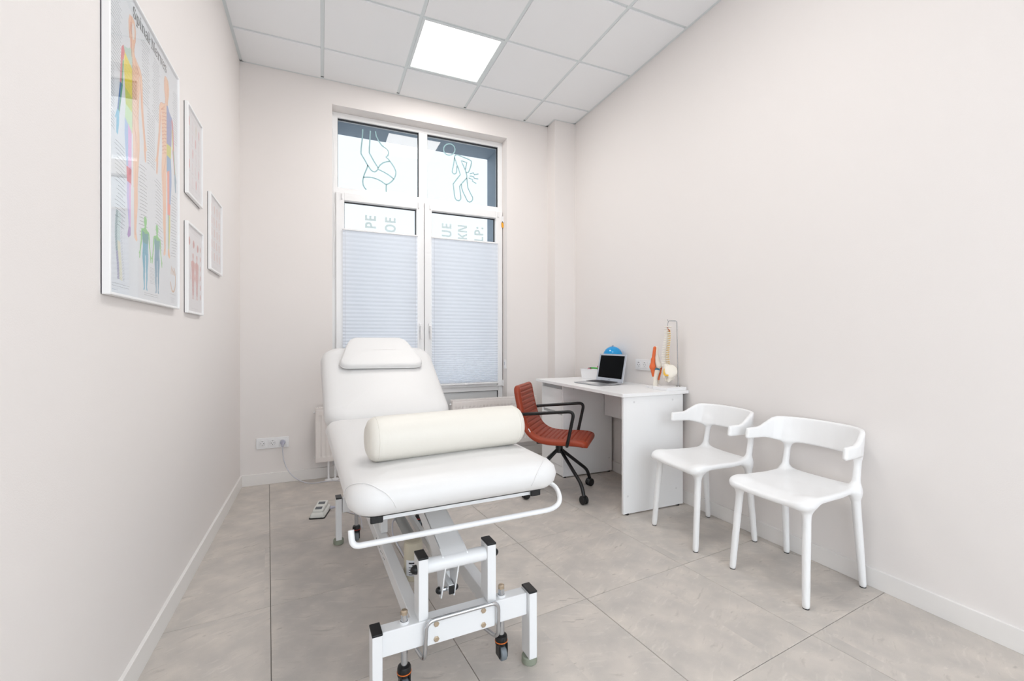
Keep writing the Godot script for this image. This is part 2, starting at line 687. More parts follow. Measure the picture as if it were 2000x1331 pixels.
# ------------------------------------------------------------------ shell
func room() -> void:
	# floor of square porcelain tiles, laid at a slight angle to the walls
	var fl := struct("floor")
	put(fl, "screed", mb().box(Vector3((XL + XR) / 2, -0.08, (ZB - 0.06 + ZF) / 2), Vector3(XR - XL + 0.3, 0.142, ZF - ZB + 0.42)).mesh(), M["grout"])
	var room_poly := PackedVector2Array([Vector2(XL, ZB), Vector2(XR, ZB), Vector2(XR, ZF), Vector2(XL, ZF)])
	var fr := -0.0966
	var ux := Vector2(cos(fr), sin(fr)) * 0.6
	var uz := Vector2(-sin(fr), cos(fr)) * 0.6
	var o0 := Vector2(0.9978, -2.2317)
	rng.seed = 7
	for i in range(-4, 5):
		for j in range(-5, 8):
			var c := o0 + ux * i + uz * j
			var e := 0.0010 / 0.6
			var sq := PackedVector2Array([c + ux * e + uz * e, c + ux * (1 - e) + uz * e, c + ux * (1 - e) + uz * (1 - e), c + ux * e + uz * (1 - e)])
			var off := Vector2(rng.randf(), rng.randf())
			var spin := rng.randi() % 4
			for poly in Geometry2D.intersect_polygons(sq, room_poly):
				if poly.size() < 3:
					continue
				put(fl, "floor_tile", tile(poly, c, ux, uz, off, spin), M["floor_tile"])
	# walls
	var wt := 0.16
	put_struct("wall_left", mb().box(Vector3(XL - wt / 2, 1.65, (ZB + ZF) / 2 - 0.2), Vector3(wt, 3.6, ZF - ZB + 0.9)), "wall_paint")
	put_struct("wall_right", mb().box(Vector3(XR + wt / 2, 1.65, (ZB + ZF) / 2 - 0.2), Vector3(wt, 3.6, ZF - ZB + 0.9)), "wall_paint")
	# wall behind the camera with a glazed double door: cool daylight comes in from this side too
	var d0 := -0.40
	var d1 := 2.14
	var dh := 2.86
	var wf := mb()
	wf.box(Vector3((XL - 0.15 + d0) / 2, 1.65, ZF + wt / 2), Vector3(d0 - XL + 0.15, 3.6, wt))
	wf.box(Vector3((XR + 0.15 + d1) / 2, 1.65, ZF + wt / 2), Vector3(XR + 0.15 - d1, 3.6, wt))
	wf.box(Vector3((d0 + d1) / 2, (dh + 3.45) / 2, ZF + wt / 2), Vector3(d1 - d0, 3.45 - dh, wt))
	put_struct("wall_front", wf, "wall_paint")
	var dr := struct("door_1")
	put(dr, "door_frame", frame_rect(d0, d1, 0.0, dh, 0.05, ZF + 0.05, ZF + 0.12).mesh(), M["frame_white"])
	for q in [[d0 + 0.05, 0.87], [0.87, d1 - 0.05]]:
		var leaf := put(dr, "door_leaf", frame_rect(q[0], q[1], 0.012, dh - 0.05, 0.07, ZF + 0.055, ZF + 0.105).mesh(), M["frame_white"])
		put(leaf, "pane", mb().box(Vector3((q[0] + q[1]) / 2, (dh - 0.04) / 2, ZF + 0.08), Vector3(q[1] - q[0] - 0.14, dh - 0.20, 0.004)).mesh(), M["door_glass"])
		put(leaf, "handle", mb().cyl(Vector3(0.87 + (0.03 if q[0] > 0.8 else -0.03), 0.9, ZF + 0.02), Vector3(0.87 + (0.03 if q[0] > 0.8 else -0.03), 1.3, ZF + 0.02), 0.01).mesh(), M["chrome"])
	var wb := struct("wall_back")
	var zo := -4.435
	var th := ZB - zo
	var zc := (ZB + zo) / 2
	var b := mb()
	b.box(Vector3((XL - 0.16 + WX0) / 2, 1.65, zc), Vector3(WX0 - XL + 0.16, 3.6, th))
	b.box(Vector3((XR + 0.16 + WX1) / 2, 1.65, zc), Vector3(XR + 0.16 - WX1, 3.6, th))
	b.box(Vector3((WX0 + WX1) / 2, (WY1 + 3.45) / 2, zc), Vector3(WX1 - WX0, 3.45 - WY1, th))
	b.box(Vector3((WX0 + WX1) / 2, (WY0 - 0.15) / 2, zc), Vector3(WX1 - WX0, WY0 + 0.15, th))
	put(wb, "masonry", b.mesh(), M["wall_paint"])
	# dark metal lining of the outer half of the opening
	var oc := mb()
	var zr := -4.12
	var ol := (zr + zo - 0.02) / 2
	var oth := zr - zo + 0.02
	oc.box(Vector3(WX0 + 0.004, (WY0 + WY1) / 2, ol), Vector3(0.008, WY1 - WY0, oth))
	oc.box(Vector3(WX1 - 0.004, (WY0 + WY1) / 2, ol), Vector3(0.008, WY1 - WY0, oth))
	oc.box(Vector3((WX0 + WX1) / 2, WY1 - 0.006, ol), Vector3(WX1 - WX0 - 0.016, 0.012, oth))
	oc.box(Vector3((WX0 + WX1) / 2, WY0 + 0.006, ol), Vector3(WX1 - WX0 - 0.016, 0.012, oth))
	put(wb, "outer_lining", oc.mesh(), M["outer_cladding"])
	# pillar in the right corner
	put_struct("wall_pillar", mb().box(Vector3((2.078 + XR) / 2 + 0.005, 1.65, (ZB - 3.776) / 2 - 0.01), Vector3(XR - 2.078 + 0.01, 3.6, ZB * -1.0 - 3.776 + 0.02), 0.002), "wall_paint")
	# baseboards
	var bh := 0.085
	var bt := 0.013
	put_struct("baseboard_left", mb().box(Vector3(XL + bt / 2, bh / 2, (ZB + ZF) / 2), Vector3(bt, bh, ZF - ZB), 0.0015), "baseboard")
	put_struct("baseboard_right", mb().box(Vector3(XR - bt / 2, bh / 2, (ZF - 3.776) / 2), Vector3(bt, bh, ZF + 3.776), 0.0015), "baseboard")
	var bb := mb()
	bb.box(Vector3((XL + bt + 2.078) / 2, bh / 2, ZB + bt / 2), Vector3(2.078 - XL - bt, bh, bt), 0.0015)
	bb.box(Vector3(2.078 - bt / 2, bh / 2, (ZB + bt - 3.776 + bt) / 2), Vector3(bt, bh, -3.776 - ZB), 0.0015)
	bb.box(Vector3((2.078 + XR - bt) / 2, bh / 2, -3.776 + bt / 2), Vector3(XR - bt - 2.078, bh, bt), 0.0015)
	put_struct("baseboard_back", bb, "baseboard")
	put_struct("baseboard_front", mb().box(Vector3((XL + bt + d0) / 2, bh / 2, ZF - bt / 2), Vector3(d0 - XL - bt, bh, bt), 0.0015).box(Vector3((XR - bt + d1) / 2, bh / 2, ZF - bt / 2), Vector3(XR - bt - d1, bh, bt), 0.0015), "baseboard")
	ceiling()


func put_struct(called: String, b: MB, m: String) -> MeshInstance3D:
	var o := put(self, called, b.mesh(), M[m])
	o.set_meta("kind", "structure")
	return o


func tile(poly: PackedVector2Array, c: Vector2, ux: Vector2, uz: Vector2, off: Vector2, spin: int) -> ArrayMesh:
	if Geometry2D.is_polygon_clockwise(poly):
		poly.reverse()
	var st := mb()
	var inner := PackedVector2Array()
	var shrunk := Geometry2D.offset_polygon(poly, -0.0011, Geometry2D.JOIN_MITER)
	inner = shrunk[0] if shrunk.size() == 1 and shrunk[0].size() == poly.size() else poly
	if inner != poly:
		# line the start points up
		var best := 0
		for k in inner.size():
			if inner[k].distance_to(poly[0]) < inner[best].distance_to(poly[0]):
				best = k
		var turned := PackedVector2Array()
		for k in inner.size():
			turned.append(inner[(best + k) % inner.size()])
		inner = turned
	var tri := Geometry2D.triangulate_polygon(inner)
	for p in inner:
		st.v.append(Vector3(p.x, 0, p.y))
		st.n.append(Vector3.UP)
		st.uv.append(tuv(p, c, ux, uz, off, spin))
	for k in range(0, tri.size(), 3):
		var a := inner[tri[k]]
		var b := inner[tri[k + 1]]
		var d := inner[tri[k + 2]]
		if (b - a).cross(d - a) > 0.0:
			st.ix.append_array([tri[k], tri[k + 1], tri[k + 2]])
		else:
			st.ix.append_array([tri[k], tri[k + 2], tri[k + 1]])
	var m := poly.size()
	for k in m:
		var j := (k + 1) % m
		var pa := Vector3(poly[k].x, -0.0011, poly[k].y)
		var pb := Vector3(poly[j].x, -0.0011, poly[j].y)
		var ia := Vector3(inner[k].x, 0, inner[k].y)
		var ib := Vector3(inner[j].x, 0, inner[j].y)
		var la := Vector3(pa.x, -0.009, pa.z)
		var lb := Vector3(pb.x, -0.009, pb.z)
		var s := st.v.size()
		st.quad(ia, ib, pb, pa)
		st.quad(pa, pb, lb, la)
		for q in range(s, st.v.size()):
			st.uv[q] = tuv(Vector2(st.v[q].x, st.v[q].z), c, ux, uz, off, spin)
	return st.mesh()


func tuv(p: Vector2, c: Vector2, ux: Vector2, uz: Vector2, off: Vector2, spin: int) -> Vector2:
	var d := p - c
	var q := Vector2(d.dot(ux), d.dot(uz)) / 0.36 * 0.72
	if spin & 1:
		q.x = -q.x
	if spin & 2:
		q.y = -q.y
	return q + off


func ceiling() -> void:
	var ce := struct("ceiling")
	put(ce, "slab", mb().box(Vector3((XL + XR) / 2, CH + 0.12, (ZB + ZF) / 2), Vector3(XR - XL + 0.1, 0.1, ZF - ZB + 0.1)).mesh(), M["ceiling_tile"])
	# exposed rails: long ones run towards the window, short ones across
	var xs := [XL]
	for i in 4:
		xs.append(GX + 0.6 * i)
	xs.append(XR)
	var zs := [ZB]
	for j in 8:
		zs.append(GZ + 0.6 * j)
	zs.append(ZF)
	for i in range(1, xs.size() - 1):
		put(ce, "rail", mb().box(Vector3(xs[i], CH + 0.004, (ZB + ZF) / 2), Vector3(0.024, 0.008, ZF - ZB), 0.001).mesh(), M["ceiling_rail"])
		for zz in [ZB]:
			# the cut rail ends leave a small dark gap at the wall
			put(ce, "rail_gap", mb().box(Vector3(xs[i], CH - 0.0002, ZB + 0.028), Vector3(0.022, 0.001, 0.010)).mesh(), M["gasket"])
	for j in range(1, zs.size() - 1):
		put(ce, "cross_rail", mb().box(Vector3((XL + XR) / 2, CH + 0.005, zs[j]), Vector3(XR - XL, 0.006, 0.024), 0.001).mesh(), M["ceiling_rail"])
	# wall angle
	var wa := mb()
	wa.box(Vector3(XL + 0.012, CH - 0.001, (ZB + ZF) / 2), Vector3(0.024, 0.003, ZF - ZB))
	wa.box(Vector3(XR - 0.012, CH - 0.001, (ZF - 3.776) / 2), Vector3(0.024, 0.003, ZF + 3.776))
	wa.box(Vector3((XL + 2.078) / 2, CH - 0.001, ZB + 0.012), Vector3(2.078 - XL, 0.003, 0.024))
	wa.box(Vector3((XR + 2.078) / 2 - 0.012, CH - 0.001, -3.776 + 0.012), Vector3(XR - 2.078 + 0.024, 0.003, 0.024))
	wa.box(Vector3(2.078 - 0.012, CH - 0.001, (ZB - 3.776) / 2), Vector3(0.024, 0.003, -3.776 - ZB))
	put(ce, "wall_angle", wa.mesh(), M["ceiling_rail"])
	for i in xs.size() - 1:
		for j in zs.size() - 1:
			if i == 2 and j in [1, 4]:
				continue
			var x0: float = xs[i] + (0.012 if i > 0 else 0.02)
			var x1: float = xs[i + 1] - (0.012 if i < xs.size() - 2 else 0.02)
			var z0: float = zs[j] + (0.012 if j > 0 else 0.02)
			var z1: float = zs[j + 1] - (0.012 if j < zs.size() - 2 else 0.02)
			if i == xs.size() - 2 and j == 0:
				# cut round the pillar
				var t := mb()
				t.box(Vector3((x0 + 2.058) / 2, CH + 0.006, (z0 + z1) / 2), Vector3(2.058 - x0, 0.024, z1 - z0), 0.001)
				t.box(Vector3((2.058 + x1) / 2, CH + 0.006, (-3.756 + z1) / 2), Vector3(x1 - 2.058, 0.024, z1 + 3.756), 0.001)
				put(ce, "ceiling_tile", t.mesh(), M["ceiling_tile"])
				continue
			put(ce, "ceiling_tile", mb().box(Vector3((x0 + x1) / 2, CH + 0.006, (z0 + z1) / 2), Vector3(x1 - x0, 0.024, z1 - z0), 0.0015).mesh(), M["ceiling_tile"])


# ------------------------------------------------------------------ window
func frame_rect(x0: float, x1: float, y0: float, y1: float, w: float, z0: float, z1: float, b := 0.004) -> MB:
	var o := mb()
	var zc := (z0 + z1) / 2
	var d := z1 - z0
	o.box(Vector3(x0 + w / 2, (y0 + y1) / 2, zc), Vector3(w, y1 - y0, d), b)
	o.box(Vector3(x1 - w / 2, (y0 + y1) / 2, zc), Vector3(w, y1 - y0, d), b)
	o.box(Vector3((x0 + x1) / 2, y1 - w / 2, zc), Vector3(x1 - x0 - 2 * w + 0.006, w, d), b)
	o.box(Vector3((x0 + x1) / 2, y0 + w / 2, zc), Vector3(x1 - x0 - 2 * w + 0.006, w, d), b)
	return o


func window() -> void:
	var w := struct("window_1")
	var z1 := -4.046
	var z0 := -4.12
	var xm := 0.858
	put(w, "outer_frame", frame_rect(WX0, WX1, WY0, WY1, 0.045, z0, z1).mesh(), M["frame_white"])
	var tr := mb()
	tr.box(Vector3((WX0 + WX1) / 2, 2.395, (z0 + z1) / 2 - 0.001), Vector3(WX1 - WX0 - 0.086, 0.06, z1 - z0 - 0.003), 0.003)
	tr.box(Vector3((WX0 + WX1) / 2, 0.655, (z0 + z1) / 2 - 0.001), Vector3(WX1 - WX0 - 0.086, 0.055, z1 - z0 - 0.003), 0.003)
	put(w, "transom", tr.mesh(), M["frame_white"])
	var mu := mb()
	mu.box(Vector3(xm, (2.42 + 3.022) / 2, (z0 + z1) / 2 - 0.0015), Vector3(0.078, 0.602, z1 - z0 - 0.004), 0.003)
	mu.box(Vector3(xm, 1.52, (z0 + z1) / 2 - 0.006), Vector3(0.05, 1.72, z1 - z0 - 0.014), 0.004)
	mu.box(Vector3(xm, 0.36, (z0 + z1) / 2 - 0.0015), Vector3(0.078, 0.55, z1 - z0 - 0.004), 0.003)
	put(w, "mullion", mu.mesh(), M["frame_white"])
	var zg := -4.082
	# fixed upper lights
	for q in [[0.13, 0.819], [0.897, 1.594]]:
		var gk := frame_rect(q[0] - 0.004, q[1] + 0.004, 2.421, 3.019, 0.007, zg - 0.012, zg + 0.018, 0.0)
		put(w, "gasket", gk.mesh(), M["gasket"])
		put(w, "pane", mb().box(Vector3((q[0] + q[1]) / 2, 2.72, zg), Vector3(q[1] - q[0], 0.596, 0.004)).mesh(), M["pane_glass"])
	# opening sashes with handles
	for q in [[0.114, 0.862, 1.0], [0.866, 1.632, -1.0]]:
		var sash := put(w, "sash", frame_rect(q[0], q[1], 0.672, 2.378, 0.068, -4.10, -4.026, 0.006).mesh(), M["frame_white"])
		var gk := frame_rect(q[0] + 0.064, q[1] - 0.064, 0.736, 2.314, 0.008, zg - 0.012, zg + 0.016, 0.0)
		put(sash, "gasket", gk.mesh(), M["gasket"])
		put(sash, "pane", mb().box(Vector3((q[0] + q[1]) / 2, 1.525, zg), Vector3(q[1] - q[0] - 0.136, 1.575, 0.004)).mesh(), M["pane_glass"])
		var hx: float = q[1] - 0.034 if q[2] > 0.0 else q[0] + 0.048
		var h := mb()
		h.box(Vector3(hx, 1.235, -4.020), Vector3(0.026, 0.075, 0.012), 0.004)
		h.cyl(Vector3(hx, 1.245, -4.016), Vector3(hx, 1.245, -3.985), 0.008, 12, 0.001)
		h.box(Vector3(hx, 1.19, -3.983), Vector3(0.018, 0.125, 0.013), 0.005)
		put(sash, "handle", h.mesh(), M["plastic_white"])
		var cl := mb()
		for cx in [q[0] + 0.05, q[1] - 0.05]:
			cl.box(Vector3(cx, 2.342, -4.020), Vector3(0.012, 0.05, 0.012), 0.003)
			cl.box(Vector3(cx, 0.70, -4.020), Vector3(0.014, 0.028, 0.014), 0.003)
		put(sash, "blind_clip", cl.mesh(), M["plastic_white"])
	# hinges on the right jamb
	for y in [0.70, 2.30]:
		put(w, "hinge", mb().cyl(Vector3(1.634, y - 0.03, -4.02), Vector3(1.634, y + 0.03, -4.02), 0.008, 12, 0.002).mesh(), M["plastic_white"])
	# solid lower panels
	for q in [[0.125, 0.822], [0.894, 1.60]]:
		put(w, "gasket", frame_rect(q[0], q[1], 0.10, 0.632, 0.008, -4.10, -4.06, 0.0).mesh(), M["gasket"])
		put(w, "lower_panel", mb().box(Vector3((q[0] + q[1]) / 2, 0.366, -4.085), Vector3(q[1] - q[0] - 0.012, 0.52, 0.024)).mesh(), M["window_panel"])
	# line drawings and lettering stuck on the panes
	var pregnant := [[0.336,2.967,0.332,2.887,0.323,2.805,0.321,2.757,0.325,2.743,0.351,2.702,0.376,2.658,0.402,2.622,0.418,2.611,0.435,2.608,0.451,2.619,0.462,2.634,0.464,2.648,0.454,2.664,0.422,2.713,0.391,2.768,0.391,2.803,0.396,2.898,0.399,2.965], [0.442,2.968,0.449,2.928,0.471,2.885,0.497,2.852,0.534,2.830,0.551,2.816,0.555,2.793,0.549,2.771,0.532,2.755,0.554,2.738,0.581,2.707,0.604,2.673,0.618,2.641,0.618,2.609,0.602,2.569,0.580,2.542,0.557,2.521,0.535,2.510], [0.535,2.510,0.534,2.443], [0.466,2.648,0.481,2.675,0.507,2.699,0.534,2.713,0.565,2.722], [0.466,2.635,0.507,2.621,0.547,2.603,0.581,2.583,0.599,2.569], [0.378,2.659,0.371,2.631,0.354,2.588,0.341,2.549,0.335,2.511,0.339,2.478,0.351,2.456,0.365,2.442], [0.341,2.547,0.383,2.554,0.422,2.554,0.461,2.546,0.494,2.532,0.520,2.516,0.535,2.510]]
	var sore := [[1.166,2.914,1.155,2.893,1.138,2.877,1.117,2.868,1.096,2.866,1.077,2.873,1.063,2.887,1.057,2.907,1.059,2.928,1.069,2.948,1.086,2.965,1.107,2.974,1.129,2.976,1.148,2.969,1.162,2.955,1.168,2.936,1.166,2.914], [1.164,2.852,1.155,2.792,1.143,2.732,1.141,2.713,1.151,2.698,1.166,2.697,1.181,2.710,1.185,2.731,1.186,2.775], [1.164,2.852,1.166,2.870,1.181,2.882,1.200,2.883,1.246,2.871,1.307,2.857,1.329,2.847,1.332,2.831,1.323,2.789,1.307,2.746,1.295,2.729,1.278,2.729], [1.164,2.852,1.181,2.803,1.204,2.748,1.220,2.698,1.185,2.651,1.150,2.602,1.155,2.559,1.162,2.502,1.170,2.466,1.185,2.450,1.204,2.448,1.221,2.461,1.226,2.480,1.219,2.531,1.213,2.589,1.245,2.630,1.284,2.676,1.285,2.702,1.272,2.744,1.249,2.792,1.229,2.834,1.257,2.830,1.285,2.824,1.276,2.782,1.270,2.757], [1.285,2.676,1.289,2.629,1.295,2.585,1.318,2.540,1.342,2.499,1.344,2.477,1.330,2.457,1.311,2.448,1.291,2.456,1.276,2.483,1.245,2.542,1.232,2.580,1.232,2.608], [1.315,2.722,1.351,2.736,1.361,2.719,1.403,2.733], [1.313,2.700,1.354,2.700,1.359,2.684,1.401,2.684], [1.303,2.680,1.343,2.669,1.340,2.654,1.382,2.636]]
	for q in [["pregnant_figure_drawing", pregnant], ["sore_back_figure_drawing", sore]]:
		var d := mb()
		for line in q[1]:
			var pts := PackedVector2Array()
			for k in range(0, line.size(), 2):
				pts.append(Vector2(line[k], line[k + 1]))
			d.ribbon(pts, 0.0108, zg + 0.0032, pts[0].distance_to(pts[-1]) < 0.001)
		put(w, q[0], d.mesh(), M["vinyl_line"])
	var font := SystemFont.new()
	font.font_names = PackedStringArray(["Droid Sans"])
	font.font_weight = 700
	for q in [["PE", 0.446, 0.7], ["OE", 0.617, 0.7], ["CUE", 1.133, 0.7], ["BKN", 1.287, 0.7], ["LP:", 1.453, 0.75]]:
		var tm := TextMesh.new()
		tm.font = font
		tm.text = q[0]
		tm.font_size = 128
		tm.pixel_size = 0.001
		tm.depth = 0.001
		tm.curve_step = 2.0
		tm.horizontal_alignment = HORIZONTAL_ALIGNMENT_RIGHT
		tm.vertical_alignment = VERTICAL_ALIGNMENT_BOTTOM
		var bs := Basis(Vector3(0, 0, 1), PI / 2) * Basis.from_scale(Vector3(0.86, 1.0, 1.0))
		var t := put(w, "lettering", tm, M["vinyl_text"], Vector3.ZERO, bs)
		var ab := tm.get_aabb()
		# rotated a quarter turn: the text's right end points up
		t.position = Vector3(q[1] + ab.position.y, 2.218 - ab.end.x * 0.86, zg + 0.0030)
	# pleated blinds on the two sashes
	for q in [[0.168, 0.798, "white pleated blind on the left sash, partly behind the headrest"], [0.930, 1.574, "white pleated blind on the right sash beside the pillar"]]:
		var o := thing("pleated_blind", q[2], "blind", Vector3((q[0] + q[1]) / 2, 0.70, -4.008), 0.0, "pleated window blinds")
		var hw: float = (q[1] - q[0]) / 2
		put(o, "top_rail", mb().box(Vector3(0, 1.36, 0), Vector3(2 * hw + 0.008, 0.014, 0.02), 0.003).mesh(), M["plastic_white"])
		put(o, "bottom_rail", mb().box(Vector3(0, 0.008, 0), Vector3(2 * hw + 0.008, 0.016, 0.02), 0.003).mesh(), M["plastic_white"])
		var rows := []
		var y := 1.354
		var k := 0
		var bl := mb()
		while y > 0.018:
			var u := clampf((1.354 - y) / 1.336, 0.0, 1.0)
			var p := lerpf(0.0195, 0.0165, minf(u / 0.6, 1.0))
			if u > 0.55:
				p = lerpf(0.0165, 0.0068, (u - 0.55) / 0.45)
			var dep := sqrt(maxf(0.0206 * 0.0206 - p * p, 1e-6)) * lerpf(0.16, 0.26, u)
			var zz := dep if k % 2 == 0 else -dep
			var row := PackedVector3Array()
			for c in 9:
				row.append(Vector3(lerpf(-hw, hw, c / 8.0), y, zz))
			if rows.size() > 0:
				bl.grid([rows[-1], row])
			rows.append(row)
			y -= p
			k += 1
		put(o, "pleated_fabric", bl.mesh(), M["blind_fabric"])
		put(o, "pull_tab", mb().box(Vector3(0, 0.004, 0.014), Vector3(0.03, 0.010, 0.012), 0.003).mesh(), M["plastic_white"])
		var cd := mb()
		for s in [-1.0, 1.0]:
			cd.cyl(Vector3(s * (hw - 0.02), 0.014, 0.012), Vector3(s * (hw - 0.02), 1.354, 0.012), 0.0007, 5)
		put(o, "tension_cord", cd.mesh(), M["cable_grey"])
	# loose white cable on the left jamb
	var wc := thing("window_cable", "thin white cable hanging along the left edge of the window frame", "cable", Vector3(0.10, 1.60, -4.03))
	put(wc, "cable", mb().tube(spline([Vector3(-0.008, 1.3, 0.012), Vector3(0.002, 1.1, 0.012), Vector3(0.004, 0.95, 0.014), Vector3(-0.004, 0.8, 0.016), Vector3(0.004, 0.6, 0.014), Vector3(0.008, 0.45, 0.014), Vector3(-0.004, 0.30, 0.018), Vector3(-0.007, 0.15, 0.018), Vector3(-0.002, 0.06, 0.018), Vector3(0.012, 0.03, 0.016)]), 0.0028, 8).mesh(), M["plastic_white"])
	var og := thing("hinge_tag", "small orange plastic tag at the upper right hinge of the window", "tag", Vector3(1.630, 2.27, -4.024))
	var tg := mb()
	tg.prism(PackedVector2Array([Vector2(-0.012, 0.0), Vector2(0.002, 0.0), Vector2(0.010, -0.03), Vector2(0.016, -0.044), Vector2(0.004, -0.052), Vector2(-0.010, -0.045)]), 0.004, 0.010)
	put(og, "strip", tg.mesh(), M["tag_orange"])
	put(og, "pin", mb().cyl(Vector3(0, 0.012, 0.006), Vector3(0, -0.004, 0.006), 0.005, 10, 0.001).mesh(), M["gasket"])
	# flat white plate in the right reveal
	var rp := thing("reveal_plate", "small white push-button plate in the right window reveal", "switch", Vector3(WX1 - 0.006, 0.888, -3.962))
	put(rp, "plate", mb().box(Vector3.ZERO, Vector3(0.012, 0.088, 0.05), 0.003).mesh(), M["plastic_white"])
	put(rp, "button", mb().box(Vector3(-0.0065, 0.006, 0), Vector3(0.004, 0.03, 0.014), 0.002).mesh(), M["cable_grey"])


# ------------------------------------------------------------------ treatment table
func cushion_profile(h: float, r: float, puff: float) -> Array:
	# from the bottom middle over the rounded edge to the top middle
	var o := [Vector2(9, 0), Vector2(0.06, 0), Vector2(r * 0.7, 0)]
	for k in range(0, 7):
		var a := -PI / 2 + PI * k / 6.0
		o.append(Vector2(r * (1.0 - cos(a)), h * 0.5 + h * 0.5 * sin(a)))
	o.append(Vector2(r * 1.3, h + puff * 0.25))
	o.append(Vector2(0.12, h + puff * 0.6))
	o.append(Vector2(0.2, h + puff * 0.9))
	o.append(Vector2(9, h + puff))
	return o


func treatment_table() -> void:
	var o := thing("treatment_table", "white padded physiotherapy treatment table with raised headrest on a white steel lifting frame", "treatment table", Vector3(0.4075, 0, -1.379), deg_to_rad(2.4))
	var st: Material = M["white_steel"]
	# legs of flat tube with black caps and rubber feet
	for q in [[-0.2585, -0.005], [0.2585, -0.005], [-0.268, -1.255], [0.262, -1.255]]:
		var leg := put(o, "leg", mb().box(Vector3(0, 0.14, 0), Vector3(0.030, 0.226, 0.060), 0.003).mesh(), st, Vector3(q[0], 0, q[1]))
		put(leg, "end_cap", mb().box(Vector3(0, 0.256, 0), Vector3(0.031, 0.007, 0.061), 0.002).mesh(), M["black_plastic"])
		put(leg, "foot", mb().lathe([Vector2(0, 0), Vector2(0.025, 0), Vector2(0.027, 0.003), Vector2(0.027, 0.022), Vector2(0.024, 0.026), Vector2(0, 0.026)], 24).mesh(), M["foot_rubber"])
		put(leg, "spacer", mb().cyl(Vector3(0, 0.024, 0), Vector3(0, 0.030, 0), 0.012).mesh(), M["black_plastic"])
	put(o, "cross_beam", mb().box(Vector3(0, 0.2125, -0.0135), Vector3(0.486, 0.075, 0.043), 0.003).mesh(), st)
	put(o, "cross_beam", mb().box(Vector3(0, 0.2125, -1.2475), Vector3(0.50, 0.075, 0.043), 0.003).mesh(), st)
	for s in [-1.0, 1.0]:
		put(o, "side_rail", mb().box(Vector3(s * 0.129, 0.2225, -0.63), Vector3(0.042, 0.055, 1.192), 0.003).mesh(), st)
	for k in 10:
		put(o, "rail_mark", mb().box(Vector3(-0.1503, 0.222 + 0.004 * sin(k * 2.1), -0.70 + 0.022 * k), Vector3(0.0006, (0.005 if k else 0.018) + 0.002 * sin(k * 1.7), 0.004 if k else 0.009)).mesh(), M["print_dark"])
	# bolted plate in the middle of the front beam
	var pl := put(o, "bolt_plate", mb().box(Vector3(0.004, 0.2125, 0.0105), Vector3(0.232, 0.077, 0.005), 0.001).mesh(), st)
	for bx in [-0.079, 0.079]:
		for by in [0.189, 0.236]:
			put(pl, "bolt", mb().cyl(Vector3(bx, by, 0.012), Vector3(bx, by, 0.0185), 0.009, 6, 0.0015).mesh(), M["brass_bolt"])
	# chrome pedal bar that lowers the castors
	var cb := bend([Vector3(-0.128, 0.135, -0.045), Vector3(-0.118, 0.135, 0.022), Vector3(-0.114, 0.258, 0.026), Vector3(0.128, 0.258, 0.026), Vector3(0.128, 0.135, 0.022), Vector3(0.108, 0.135, -0.045)], 0.028)
	put(o, "castor_pedal", mb().tube(cb, 0.0065, 12).mesh(), M["chrome"])
	# castors on chrome stems that pass through the beams
	for q in [[-0.173, -0.0135, 0.0, "orange_ring"], [0.155, -0.0135, 0.0, "orange_ring"], [-0.175, -1.2475, -0.034, "red_ring"], [0.175, -1.2475, -0.034, "red_ring"]]:
		var cs := put(o, "castor_stem", mb().cyl(Vector3(0, 0.118, 0), Vector3(0, 0.278, 0), 0.0105, 16, 0.001).mesh(), M["chrome"], Vector3(q[0], q[2], q[1]))
		put(cs, "sleeve", mb().lathe([Vector2(0.0115, 0.248), Vector2(0.0145, 0.248), Vector2(0.0145, 0.256), Vector2(0.0115, 0.257)], 20).mesh(), st)
		put(cs, "nut", mb().lathe([Vector2(0, 0.276), Vector2(0.0115, 0.276), Vector2(0.0115, 0.286), Vector2(0.008, 0.290), Vector2(0, 0.291)], 6, 0.3).mesh(), M["brass_bolt"])
		var fk := mb().lathe([Vector2(0, 0.088), Vector2(0.019, 0.088), Vector2(0.021, 0.091), Vector2(0.021, 0.112), Vector2(0.019, 0.118), Vector2(0.012, 0.122), Vector2(0, 0.122)], 24)
		fk.box(Vector3(-0.0135, 0.075, 0.004), Vector3(0.005, 0.048, 0.034), 0.002)
		fk.box(Vector3(0.0135, 0.075, 0.004), Vector3(0.005, 0.048, 0.034), 0.002)
		put(cs, "fork", fk.mesh(), M["black_plastic"])
		put(cs, "brake_ring", mb().lathe([Vector2(0.0205, 0.0985), Vector2(0.0222, 0.099), Vector2(0.0222, 0.1015), Vector2(0.0205, 0.102)], 24).mesh(), M[q[3]])
		put(cs, "wheel", mb().cyl(Vector3(-0.0105, 0.062, 0.008), Vector3(0.0105, 0.062, 0.008), 0.023, 24, 0.003).mesh(), M["wheel_grey"])
	# uprights, pivot tubes and lifting arm
	for q in [[-0.117, -0.025], [0.113, -0.025], [-0.118, -0.72], [0.118, -0.72]]:
		var po := put(o, "post", mb().box(Vector3(0, 0.3445, 0), Vector3(0.031, 0.189, 0.060), 0.003).mesh(), st, Vector3(q[0], 0, q[1]))
		put(po, "end_cap", mb().box(Vector3(0, 0.442, 0), Vector3(0.032, 0.007, 0.061), 0.002).mesh(), M["black_plastic"])
		var sg := signf(q[0])
		put(po, "dome_nut", mb().dome(Vector3(sg * 0.016, 0.400, 0.002), Vector3(sg, 0, 0), 0.0145, 0.019).cyl(Vector3(sg * 0.014, 0.400, 0.002), Vector3(sg * 0.020, 0.400, 0.002), 0.0145).mesh(), M["black_plastic"])
	for z in [-0.023, -0.718]:
		put(o, "pivot_tube", mb().cyl(Vector3(-0.102, 0.405, z), Vector3(0.098, 0.405, z), 0.023, 28, 0.001).mesh(), st)
